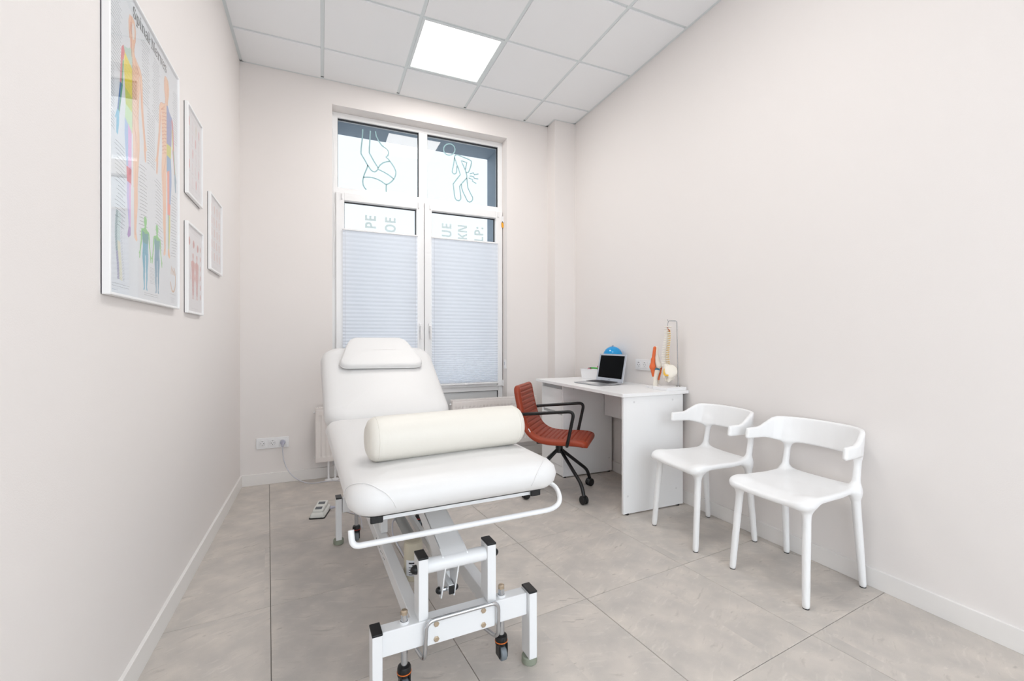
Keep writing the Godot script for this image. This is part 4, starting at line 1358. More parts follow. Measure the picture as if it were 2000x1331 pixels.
func knee_model() -> void:
	# the model's own x axis runs to the right as seen from the treatment table
	var o := thing("knee_model", "anatomical knee joint model with orange muscle on a white base", "anatomical model", Vector3(2.205, 0.778, -2.525), deg_to_rad(-23.3))
	put(o, "base", mb().box(Vector3(0.0, 0.006, 0.0), Vector3(0.105, 0.012, 0.09), 0.002).mesh(), M["plastic_white"])
	var bone := func(p: Vector3) -> float:
		var d := capsule(p, Vector3(0.012, 0.285, 0), Vector3(0.016, 0.20, 0), 0.013, 0.014)
		d = smin(d, capsule(p, Vector3(0.016, 0.20, 0), Vector3(0.026, 0.158, 0.012), 0.014, 0.021), 0.02)
		d = smin(d, capsule(p, Vector3(0.016, 0.20, 0), Vector3(0.026, 0.158, -0.016), 0.014, 0.020), 0.02)
		return d
	put(o, "femur", sdf_mesh(bone, Vector3(-0.03, 0.12, -0.06), Vector3(0.07, 0.305, 0.06), 0.0045)[0].mesh(), M["bone"])
	var tib := func(p: Vector3) -> float:
		var d := capsule(p, Vector3(0.004, 0.010, 0), Vector3(0.006, 0.085, 0), 0.016, 0.014)
		d = smin(d, capsule(p, Vector3(0.006, 0.085, 0), Vector3(0.014, 0.118, 0), 0.015, 0.023), 0.02)
		return smin(d, capsule(p, Vector3(0.032, 0.03, -0.01), Vector3(0.03, 0.10, -0.014), 0.006, 0.008), 0.006)
	put(o, "tibia", sdf_mesh(tib, Vector3(-0.03, -0.01, -0.05), Vector3(0.06, 0.15, 0.05), 0.0045)[0].mesh(), M["bone"])
	var mus := func(p: Vector3) -> float:
		var d := capsule(p, Vector3(-0.001, 0.286, 0.006), Vector3(-0.014, 0.20, 0.008), 0.0115, 0.011)
		d = smin(d, capsule(p, Vector3(-0.014, 0.20, 0.008), Vector3(-0.018, 0.150, 0.008), 0.012, 0.020), 0.015)
		return smin(d, capsule(p, Vector3(-0.018, 0.150, 0.008), Vector3(-0.014, 0.085, 0.006), 0.017, 0.008), 0.015)
	put(o, "quadriceps", sdf_mesh(mus, Vector3(-0.06, 0.06, -0.03), Vector3(0.03, 0.31, 0.05), 0.0045)[0].mesh(), M["muscle_orange"])
	put(o, "meniscus", mb().cyl(Vector3(-0.008, 0.137, 0.012), Vector3(0.030, 0.130, 0.016), 0.0065, 12, 0.001).mesh(), M["meniscus_blue"])
	put(o, "ligament", mb().tube([Vector3(0.044, 0.165, 0.0), Vector3(0.046, 0.13, 0.004), Vector3(0.034, 0.09, 0.004), Vector3(0.026, 0.055, 0.004)], 0.007, 10).mesh(), M["muscle_orange"])


func spine_model() -> void:
	var o := thing("spine_model", "anatomical model of a spine with pelvis hanging on a steel stand", "anatomical model", Vector3(2.205, 0.778, -2.383))
	put(o, "base", mb().box(Vector3(0, 0.011, 0.006), Vector3(0.172, 0.022, 0.135), 0.002).mesh(), M["plastic_white"])
	put(o, "base_flange", mb().at(Vector3(0.062, 0.022, 0.022)).lathe([Vector2(0, 0), Vector2(0.016, 0), Vector2(0.014, 0.003), Vector2(0.006, 0.006), Vector2(0, 0.006)], 20).mesh(), M["rod_steel"])
	var rod := bend([Vector3(0.062, 0.022, 0.022), Vector3(0.054, 0.474, 0.018), Vector3(0.014, 0.476, -0.014), Vector3(0.008, 0.470, -0.020)], 0.012)
	put(o, "rod", mb().tube(rod, 0.0032, 10).mesh(), M["rod_steel"])
	put(o, "hook", mb().tube(spline([Vector3(0.006, 0.486, -0.022), Vector3(0.012, 0.470, -0.020), Vector3(0.010, 0.455, -0.022), Vector3(0.010, 0.440, -0.022)]), 0.0022, 8).mesh(), M["rod_steel"])
	# view-independent local frame: front of the spine faces the desk's open side
	var fx := Vector3(0.918, 0, 0.395)
	var fz := Vector3(-0.395, 0, 0.918)
	var cx := func(u: float) -> Vector3:
		# u from 0 (skull end) to 1 (sacrum)
		var y := lerpf(0.425, 0.160, u)
		var s := 0.006 * sin(u * TAU * 0.95 + 0.4)
		return Vector3(0.008, y, -0.022) + fx * (s + 0.002)
	var occ := func(p: Vector3) -> float:
		var d := absf(p.y * 1.2 - (p.x * p.x + p.z * p.z) * 8.0) - 0.004
		return maxf(d, Vector2(p.x, p.z).length() - 0.026) * 0.7
	put(o, "skull_base", sdf_mesh(occ, Vector3(-0.032, -0.012, -0.032), Vector3(0.032, 0.02, 0.032), 0.003)[0].mesh(), M["bone"], cx.call(0.0) + Vector3(0, 0.006, 0))
	put(o, "artery", mb().tube(spline([cx.call(0.0) + fx * -0.012 + fz * 0.012 + Vector3(0, 0.01, 0), cx.call(0.03) + fx * -0.004 + fz * 0.014, cx.call(0.1) + fx * 0.006 + fz * 0.013]), 0.0026, 8).mesh(), M["vessel_red"])
	var nv := 22
	for k in nv:
		var u := (k + 0.5) / nv
		var c: Vector3 = cx.call(u)
		var sz := lerpf(0.88, 1.3, u)
		var up: Vector3 = (cx.call(maxf(u - 0.04, 0.0)) - cx.call(minf(u + 0.04, 1.0))).normalized()
		var bs := Basis(fx, up, fx.cross(up).normalized()).orthonormalized()
		var b := mb().at(c + fx * 0.003, bs)
		b.lathe([Vector2(0, -0.0038), Vector2(0.0128 * sz, -0.0038), Vector2(0.0112 * sz, 0), Vector2(0.0128 * sz, 0.0038), Vector2(0, 0.0038)], 14, 0.9)
		b.at(c, bs)
		b.box(Vector3(-0.0225 * sz, -0.002, 0), Vector3(0.022 * sz, 0.0050, 0.0050), 0.002)
		b.box(Vector3(-0.009 * sz, 0.0005, 0), Vector3(0.007, 0.0056, 0.042 * sz), 0.002)
		put(o, "vertebra", b.mesh(), M["bone"])
		put(o, "disc", mb().at(c + fx * 0.003 - up * 0.006, bs).lathe([Vector2(0, -0.0024), Vector2(0.0092 * sz, -0.0024), Vector2(0.0098 * sz, 0), Vector2(0.0092 * sz, 0.0024), Vector2(0, 0.0024)], 14, 0.9).mesh(), M["disc_tan"])
		var nr := mb()
		for s in [-1.0, 1.0]:
			nr.tube([c - up * 0.005, c - up * 0.006 + fz * s * 0.014 * sz - fx * 0.001, c - up * 0.009 + fz * s * 0.019 * sz + fx * 0.008], 0.0019, 6)
		put(o, "nerve_root", nr.mesh(), M["nerve_yellow"])
	# sacrum and hip bones
	var hc: Vector3 = cx.call(1.0) + Vector3(0, -0.036, 0)
	var pel := func(p: Vector3) -> float:
		var q := Vector3(p.dot(fx), p.y, p.dot(fz)) / 1.42
		q.z = absf(q.z)
		var d := capsule(q, Vector3(-0.008, 0.026, 0.0), Vector3(-0.018, -0.026, 0.0), 0.014, 0.006)
		# flaring hip bone: a tilted flat ellipsoid, then the pubic and seat bones
		var e := q - Vector3(0.006, 0.004, 0.026)
		e = Vector3(e.x, e.y * 0.95 - e.z * 0.31, e.z * 0.95 + e.y * 0.31) + Vector3(0, 0, -0.2 * e.x)
		var wing := (Vector3(e.x / 0.030, e.y / 0.032, e.z / 0.0095).length() - 1.0) * 0.0095
		wing = smin(wing, capsule(q, Vector3(0.008, -0.018, 0.024), Vector3(0.024, -0.034, 0.003), 0.009, 0.007), 0.010)
		wing = smin(wing, capsule(q, Vector3(0.004, -0.018, 0.024), Vector3(-0.002, -0.044, 0.015), 0.009, 0.008), 0.010)
		wing = smin(wing, capsule(q, Vector3(-0.002, -0.044, 0.015), Vector3(0.024, -0.036, 0.003), 0.006, 0.006), 0.006)
		return smin(d, wing, 0.008) * 1.42
	put(o, "pelvis", sdf_mesh(pel, Vector3(-0.09, -0.09, -0.09), Vector3(0.09, 0.07, 0.09), 0.0052)[0].mesh(), M["bone"], hc)
	put(o, "sciatic_nerve", mb().tube(spline([hc + fx * -0.016 + Vector3(0, 0.03, 0), hc + fx * -0.032 + fz * 0.02 + Vector3(0, 0.005, 0), hc + fx * -0.034 + fz * 0.034 + Vector3(0, -0.02, 0), hc + fx * -0.014 + fz * 0.050 + Vector3(0, -0.024, 0)]), 0.006, 8).mesh(), M["nerve_yellow"])


# ------------------------------------------------------------------ office chair
func office_chair() -> void:
	var o := thing("office_chair", "brown leather swivel chair with black tube armrests facing the desk", "chair", Vector3(1.612, 0, -2.865), deg_to_rad(-131.3))
	# sitter-side line of the shell: (forward, height)
	var line := [Vector2(-0.252, 0.796), Vector2(-0.242, 0.735), Vector2(-0.228, 0.665), Vector2(-0.211, 0.595), Vector2(-0.190, 0.530), Vector2(-0.158, 0.478), Vector2(-0.110, 0.446), Vector2(-0.05, 0.434), Vector2(0.03, 0.432), Vector2(0.11, 0.435), Vector2(0.18, 0.434), Vector2(0.226, 0.424), Vector2(0.252, 0.402)]
	var pts := []
	for q in line:
		pts.append(Vector3(0, q.y, -q.x))
	pts = spline(pts, 20)
	var lens := [0.0]
	for k in range(1, pts.size()):
		lens.append(lens[-1] + pts[k].distance_to(pts[k - 1]))
	var total: float = lens[-1]
	var nch := 24
	var rows := []
	var split := 0
	for k in pts.size():
		var tg: Vector3 = ((pts[mini(k + 1, pts.size() - 1)] as Vector3) - (pts[maxi(k - 1, 0)] as Vector3)).normalized()
		var nn := Vector3.RIGHT.cross(tg).normalized()
		if nn.y < 0.0 and k > pts.size() / 2:
			nn = -nn
		if k <= pts.size() / 2 and nn.z > 0.0:
			nn = -nn
		var s: float = lens[k]
		var ce := (s + 0.012) / total * nch
		var gd := absf(ce - round(ce)) * total / nch
		var endf := minf(s, total - s)
		var round_ := sqrt(clampf(1.0 - pow(1.0 - clampf(endf / 0.030, 0.0, 1.0), 2.0), 0.0, 1.0))
		var hw := lerpf(0.196, 0.206, smoothstep(0.2, 0.5, s / total)) * lerpf(0.86, 1.0, sqrt(clampf(endf / 0.05, 0.0, 1.0)))
		var th := 0.056 * maxf(round_, 0.05)
		var row := PackedVector3Array()
		for j in 48:
			var a := TAU * j / 48.0
			var cxx := signf(cos(a)) * pow(absf(cos(a)), 0.42)
			var sy := signf(sin(a)) * pow(absf(sin(a)), 0.62)
			var x := hw * cxx
			var h := th * 0.5 * sy
			if sy > 0.0:
				var mid := 1.0 - smoothstep(0.74, 0.82, absf(cxx))
				h -= mid * (0.003 + 0.0070 * exp(-pow(gd / 0.0042, 2.0))) * round_
			row.append((pts[k] as Vector3) - nn * (0.028) + Vector3(x, 0, 0) + nn * h)
		rows.append(row)
		if absf(s / total - 0.47) < 0.006:
			split = k
	put(o, "backrest", mb().grid(rows.slice(0, split + 1), true, true).mesh(), M["brown_leather"])
	put(o, "seat", mb().grid(rows.slice(split), true, true).mesh(), M["brown_leather"])
	# stitched line and label on the side
	put(o, "side_label", mb().at(Vector3(0.2, 0.482, 0.172), Basis(Vector3.RIGHT, deg_to_rad(30))).box(Vector3.ZERO, Vector3(0.006, 0.028, 0.005), 0.001).mesh(), M["plastic_white"])
	# arms
	for s in [-1.0, 1.0]:
		var pth := bend([Vector3(s * 0.168, 0.592, 0.245), Vector3(s * 0.215, 0.596, 0.215), Vector3(s * 0.218, 0.634, -0.150), Vector3(s * 0.212, 0.386, -0.098), Vector3(s * 0.12, 0.378, -0.080)], 0.045, 6)
		put(o, "armrest", mb().tube(pth, 0.0115, 14).mesh(), M["black_steel"])
	put(o, "seat_plate", mb().box(Vector3(0, 0.381, 0.01), Vector3(0.26, 0.014, 0.26), 0.004).mesh(), M["black_steel"])
	put(o, "column", mb().cyl(Vector3(0, 0.292, 0), Vector3(0, 0.380, 0), 0.027, 24, 0.003).mesh(), M["black_steel"])
	# four-star base; directions measured against the room, not the seat
	var back := Basis(Vector3.UP, -o.rotation.y)
	for k in 4:
		var a := deg_to_rad(6.2 + 90.0 * k)
		var dir := back * Vector3(sin(a), 0, cos(a))
		var leg := put(o, "base_leg", mb().tube(bend([Vector3(0, 0.318, 0) + dir * 0.01, dir * 0.262 + Vector3(0, 0.128, 0), dir * 0.287 + Vector3(0, 0.055, 0)], 0.04), 0.0125, 14).mesh(), M["black_steel"])
		var side := dir.cross(Vector3.UP)
		var hub := dir * 0.287
		put(leg, "castor", mb().cyl(hub + side * -0.022 + Vector3(0, 0.030, 0), hub + side * -0.005 + Vector3(0, 0.030, 0), 0.030, 20, 0.005).cyl(hub + side * 0.005 + Vector3(0, 0.030, 0), hub + side * 0.022 + Vector3(0, 0.030, 0), 0.030, 20, 0.005).cyl(hub + side * -0.008 + Vector3(0, 0.034, 0), hub + side * 0.008 + Vector3(0, 0.034, 0), 0.026, 16).mesh(), M["black_plastic"])


# ------------------------------------------------------------------ white chairs
var band_pts := PackedVector2Array()

func chair_field(p: Vector3) -> float:
	var q := Vector3(absf(p.x), p.y, p.z)
	# seat: rounded trapezoid with a saddle dip
	var u := clampf((q.z + 0.205) / 0.40, 0.0, 1.0)
	var hw := lerpf(0.199, 0.176, u)
	var e := Vector2(q.x - (hw - 0.05), absf(q.z + 0.008) - (0.212 - 0.05))
	var plan := Vector2(maxf(e.x, 0.0), maxf(e.y, 0.0)).length() + minf(maxf(e.x, e.y), 0.0) - 0.05
	var yc := 0.430 + 0.035 * q.x * q.x / 0.04 * 0.25 - 0.016 * pow(clampf((-q.z - 0.12) / 0.10, 0.0, 1.0), 2.0) + 0.010 * clampf((q.z - 0.05) / 0.14, 0.0, 1.0)
	var sl := Vector2(plan + 0.013, absf(q.y - yc) - 0.001)
	var d := Vector2(maxf(sl.x, 0.0), maxf(sl.y, 0.0)).length() + minf(maxf(sl.x, sl.y), 0.0) - 0.013
	# legs flare into the seat corners
	var fl := capsule(q, Vector3(0.178, 0.012, -0.193), Vector3(0.160, 0.415, -0.160), 0.0150, 0.0180)
	d = smin(d, fl, 0.06)
	var bl := capsule(q, Vector3(0.178, 0.012, 0.205), Vector3(0.166, 0.43, 0.170), 0.0145, 0.0190)
	# rear uprights
	var upr := capsule(q, Vector3(0.166, 0.43, 0.170), Vector3(0.164, 0.62, 0.202), 0.0170, 0.0135)
	d = smin(d, bl, 0.045)
	d = smin(d, upr, 0.028)
	# curved backrest band ending in short arms
	if q.y > 0.53:
		var best := 1e9
		var along := 0.0
		var acc := 0.0
		var pp := Vector2(q.x, q.z - (q.y - 0.64) * 0.16)
		for k in band_pts.size() - 1:
			var a := band_pts[k]
			var b := band_pts[k + 1] - a
			var l := b.length()
			var h := clampf((pp - a).dot(b) / (l * l), 0.0, 1.0)
			var dd := (pp - a - b * h).length()
			if dd < best:
				best = dd
				along = acc + l * h
			acc += l
		var v := along / acc          # 0 at the middle, 1 at the arm tip
		var top := lerpf(0.722, 0.672, smoothstep(0.55, 0.85, v)) - 0.006 * v * v
		var bot := lerpf(0.594, 0.612, smoothstep(0.45, 0.75, v))
		# the band widens down into the upright
		var sl2 := Vector2(best - 0.004, absf(q.y - (top + bot) * 0.5) - (top - bot) * 0.5 + 0.007)
		var bd := Vector2(maxf(sl2.x, 0.0), maxf(sl2.y, 0.0)).length() + minf(maxf(sl2.x, sl2.y), 0.0) - 0.007
		d = smin(d, bd, 0.045)
	return d


func chair_part(p: Vector3) -> int:
	if p.y > 0.585:
		return 1
	if p.y > 0.452 and p.z > 0.14:
		return 2 if p.x < 0.0 else 3
	if p.y < 0.385:
		return 4 + (0 if p.z < 0.0 else 1) + (0 if p.x < 0.0 else 2)
	return 0


func white_chairs() -> void:
	for q in [[0.0, 0.222], [0.06, 0.220], [0.11, 0.212], [0.155, 0.196], [0.192, 0.170], [0.218, 0.134], [0.232, 0.090], [0.240, 0.040], [0.243, -0.018]]:
		band_pts.append(Vector2(q[0] * 0.955, q[1]))
	var o := thing("plastic_chair", "white moulded plastic chair next to the desk end panel", "chair", Vector3(2.026, 0, -1.927), deg_to_rad(84.6), "white plastic chairs by the right wall")
	var ms := sdf_mesh(chair_field, Vector3(-0.28, -0.02, -0.26), Vector3(0.28, 0.76, 0.29), 0.0062, 8, chair_part)
	var names := ["seat", "backrest", "back_post", "back_post", "leg", "leg", "leg", "leg"]
	for k in 8:
		put(o, names[k], ms[k].mesh(), M["chair_plastic"])
	for s in [[-0.178, -0.193], [0.178, -0.193], [-0.178, 0.205], [0.178, 0.205]]:
		put(o, "foot_tip", mb().cyl(Vector3(s[0], 0, s[1]), Vector3(s[0], 0.004, s[1]), 0.0125, 16).mesh(), M["rubber_tip"])
	var c := o.duplicate()
	c.name = numbered("plastic_chair")
	add_child(c)
	c.position = Vector3(2.047, 0, -1.392)
	c.rotation.y = deg_to_rad(90.5)
	c.set_meta("label", "white moulded plastic chair standing nearest the camera by the right wall")


# ------------------------------------------------------------------ printed charts
class Cv:
	var im: Image
	var w: int
	var h: int
	func _init(w_: int, h_: int, bg: Color) -> void:
		w = w_
		h = h_
		im = Image.create(w, h, false, Image.FORMAT_RGB8)
		im.fill(bg)

	func span(x0: float, x1: float, y: int, c: Color) -> void:
		var a := clampi(int(round(x0)), 0, w)
		var b := clampi(int(round(x1)), 0, w)
		if b > a and y >= 0 and y < h:
			im.fill_rect(Rect2i(a, y, b - a, 1), c)

	# points in units of the sheet (0..1 each way)
	func poly(pts: Array, c: Color) -> void:
		var q := []
		var lo := 1e9
		var hi := -1e9
		for p in pts:
			var s := Vector2(p.x * w, p.y * h)
			q.append(s)
			lo = minf(lo, s.y)
			hi = maxf(hi, s.y)
		for y in range(maxi(0, int(floor(lo))), mini(h, int(ceil(hi)) + 1)):
			var xs := []
			var yy := y + 0.5
			for k in q.size():
				var a: Vector2 = q[k]
				var b: Vector2 = q[(k + 1) % q.size()]
				if (a.y <= yy) != (b.y <= yy):
					xs.append(a.x + (yy - a.y) / (b.y - a.y) * (b.x - a.x))
			xs.sort()
			for k in range(0, xs.size() - 1, 2):
				span(xs[k], xs[k + 1], y, c)

	func line(pts: Array, wd: float, c: Color) -> void:
		for k in pts.size() - 1:
			var a := Vector2(pts[k].x * w, pts[k].y * h)
			var b := Vector2(pts[k + 1].x * w, pts[k + 1].y * h)
			var n := maxi(1, int(a.distance_to(b)))
			for j in n + 1:
				var p := a.lerp(b, float(j) / n)
				im.fill_rect(Rect2i(Vector2i((p - Vector2(wd, wd) * 0.5).round()), Vector2i(maxi(1, int(wd)), maxi(1, int(wd)))), c)

	func oval(c0: Vector2, rx: float, ry: float, c: Color) -> void:
		var pts := []
		for k in 24:
			pts.append(c0 + Vector2(cos(TAU * k / 24) * rx, sin(TAU * k / 24) * ry))
		poly(pts, c)

	# a limb: widths at both ends, in sheet units of x
	func limb(a: Vector2, b: Vector2, wa: float, wb: float, c: Color) -> void:
		poly([a - Vector2(wa, 0), a + Vector2(wa, 0), b + Vector2(wb, 0), b - Vector2(wb, 0)], c)

	func tex() -> ImageTexture:
		return ImageTexture.create_from_image(im)


func body_half(cv: Cv, cx: float, y0: float, s: float, side: float, cols: Dictionary, wide := 1.36) -> void:
	# one half of a standing figure; y0 top of the head, s height of the figure (sheet units), side -1 left / 1 right
	var P := func(x: float, y: float) -> Vector2:
		return Vector2(cx + side * x * s * wide, y0 + y * s)
	cv.poly([P.call(0, 0), P.call(0.03, 0.006), P.call(0.045, 0.04), P.call(0.042, 0.085), P.call(0.024, 0.125), P.call(0.024, 0.155), P.call(0, 0.16)], cols.head)
	cv.poly([P.call(0, 0.15), P.call(0.024, 0.15), P.call(0.05, 0.17), P.call(0.105, 0.185), P.call(0.10, 0.22), P.call(0, 0.25)], cols.neck)
	cv.poly([P.call(0.105, 0.183), P.call(0.125, 0.205), P.call(0.132, 0.25), P.call(0.105, 0.255), P.call(0.088, 0.205)], cols.shoulder)
	cv.poly([P.call(0, 0.235), P.call(0.09, 0.205), P.call(0.098, 0.27), P.call(0.085, 0.36), P.call(0, 0.37)], cols.chest)
	cv.poly([P.call(0, 0.365), P.call(0.086, 0.355), P.call(0.078, 0.43), P.call(0, 0.44)], cols.belly)
	cv.poly([P.call(0, 0.43), P.call(0.079, 0.425), P.call(0.088, 0.49), P.call(0.02, 0.54), P.call(0, 0.52)], cols.hip)
	cv.poly([P.call(0.108, 0.25), P.call(0.133, 0.25), P.call(0.142, 0.36), P.call(0.122, 0.365)], cols.arm)
	cv.poly([P.call(0.098, 0.25), P.call(0.112, 0.25), P.call(0.126, 0.365), P.call(0.112, 0.36)], cols.arm_in)
	cv.poly([P.call(0.112, 0.36), P.call(0.142, 0.36), P.call(0.172, 0.49), P.call(0.150, 0.495)], cols.fore)
	cv.poly([P.call(0.110, 0.36), P.call(0.126, 0.362), P.call(0.160, 0.492), P.call(0.148, 0.496)], cols.fore_in)
	cv.poly([P.call(0.150, 0.49), P.call(0.172, 0.487), P.call(0.195, 0.53), P.call(0.188, 0.535), P.call(0.18, 0.52), P.call(0.182, 0.59), P.call(0.166, 0.595), P.call(0.152, 0.54)], cols.hand)
	cv.poly([P.call(0.012, 0.52), P.call(0.089, 0.485), P.call(0.092, 0.56), P.call(0.070, 0.70), P.call(0.012, 0.70)], cols.thigh)
	cv.poly([P.call(0.008, 0.52), P.call(0.05, 0.50), P.call(0.05, 0.70), P.call(0.012, 0.70)], cols.thigh_in)
	cv.poly([P.call(0.012, 0.69), P.call(0.071, 0.69), P.call(0.064, 0.76), P.call(0.014, 0.76)], cols.knee)
	cv.poly([P.call(0.019, 0.755), P.call(0.066, 0.755), P.call(0.068, 0.82), P.call(0.045, 0.955), P.call(0.022, 0.955)], cols.shin)
	cv.poly([P.call(0.019, 0.755), P.call(0.040, 0.755), P.call(0.034, 0.955), P.call(0.022, 0.955)], cols.shin_in)
	cv.poly([P.call(0.022, 0.95), P.call(0.046, 0.95), P.call(0.062, 0.99), P.call(0.05, 1.0), P.call(0.022, 0.985)], cols.foot)


func plain_cols(c: Color) -> Dictionary:
	var d := {}
	for k in ["head", "neck", "shoulder", "chest", "belly", "hip", "arm", "arm_in", "fore", "fore_in", "hand", "thigh", "thigh_in", "knee", "shin", "shin_in", "foot"]:
		d[k] = c
	return d


func nerve_half(cv: Cv, cx: float, y0: float, s: float, side: float, ink: Color) -> void:
	var P := func(x: float, y: float) -> Vector2:
		return Vector2(cx + side * x * s * 1.36, y0 + y * s)
	# outline and branching nerve lines
	cv.line([P.call(0, 0), P.call(0.03, 0.006), P.call(0.045, 0.04), P.call(0.042, 0.085), P.call(0.024, 0.125), P.call(0.03, 0.16), P.call(0.105, 0.185), P.call(0.13, 0.22), P.call(0.142, 0.36), P.call(0.172, 0.49), P.call(0.18, 0.59)], 2, ink)
	for k in 12:
		var y := 0.20 + k * 0.020
		cv.line([P.call(0.004, y), P.call(0.04, y + 0.012), P.call(0.088 - 0.001 * k, y + 0.03)], 2, ink)
		cv.line([P.call(0.01, y + 0.01), P.call(0.06, y + 0.004), P.call(0.085, y + 0.016)], 1, ink.darkened(0.15))
	for k in 3:
		cv.line([P.call(0.03, 0.17 + 0.01 * k), P.call(0.10, 0.22), P.call(0.122 + 0.006 * k, 0.36), P.call(0.155 + 0.006 * k, 0.49), P.call(0.164 + 0.006 * k, 0.585)], 2, ink.lightened(0.1 * k))
		cv.line([P.call(0.02, 0.45 + 0.01 * k), P.call(0.045 + 0.014 * k, 0.56), P.call(0.036 + 0.012 * k, 0.72), P.call(0.030 + 0.01 * k, 0.86), P.call(0.030 + 0.006 * k, 0.97)], 2, ink.lightened(0.1 * k))
	for k in 4:
		cv.line([P.call(0.012 + 0.008 * k, 0.01 + 0.004 * k), P.call(0.016 + 0.008 * k, 0.07), P.call(0.010 + 0.004 * k, 0.15)], 1, ink)
	cv.line([P.call(0.018, 0.53), P.call(0.02, 0.70), P.call(0.02, 0.95), P.call(0.06, 0.99)], 1, ink)
	cv.line([P.call(0.089, 0.485), P.call(0.092, 0.56), P.call(0.07, 0.70), P.call(0.068, 0.82), P.call(0.046, 0.95)], 1, ink)


func small_print(cv: Cv, at: Vector2, size: Vector2, rows: int, c: Color) -> void:
	for k in rows:
		var y := at.y + size.y * (k + 0.5) / rows
		var x := at.x
		while x < at.x + size.x:
			var l := 0.006 + 0.012 * rng.randf()
			cv.line([Vector2(x, y), Vector2(minf(x + l, at.x + size.x), y)], 1, c)
			x += l + 0.004


func leaders(cv: Cv, cx: float, side: float, y0: float, y1: float, reach: float, n: int, c: Color) -> void:
	for k in n:
		var y := lerpf(y0, y1, (k + 0.5) / n)
		var a := Vector2(cx + side * reach * (0.85 + 0.3 * rng.randf()), y)
		var b := Vector2(cx + side * 0.035, y + 0.004)
		if absf(a.x - cx) > 0.06:
			b.x = a.x - side * (0.05 + 0.02 * rng.randf())
		cv.line([a, b], 2, c)
		var t := Vector2(a.x + side * 0.004, y)
		cv.line([t, t + Vector2(side * (0.02 + 0.03 * rng.randf()), 0)], 2, c.darkened(0.2))


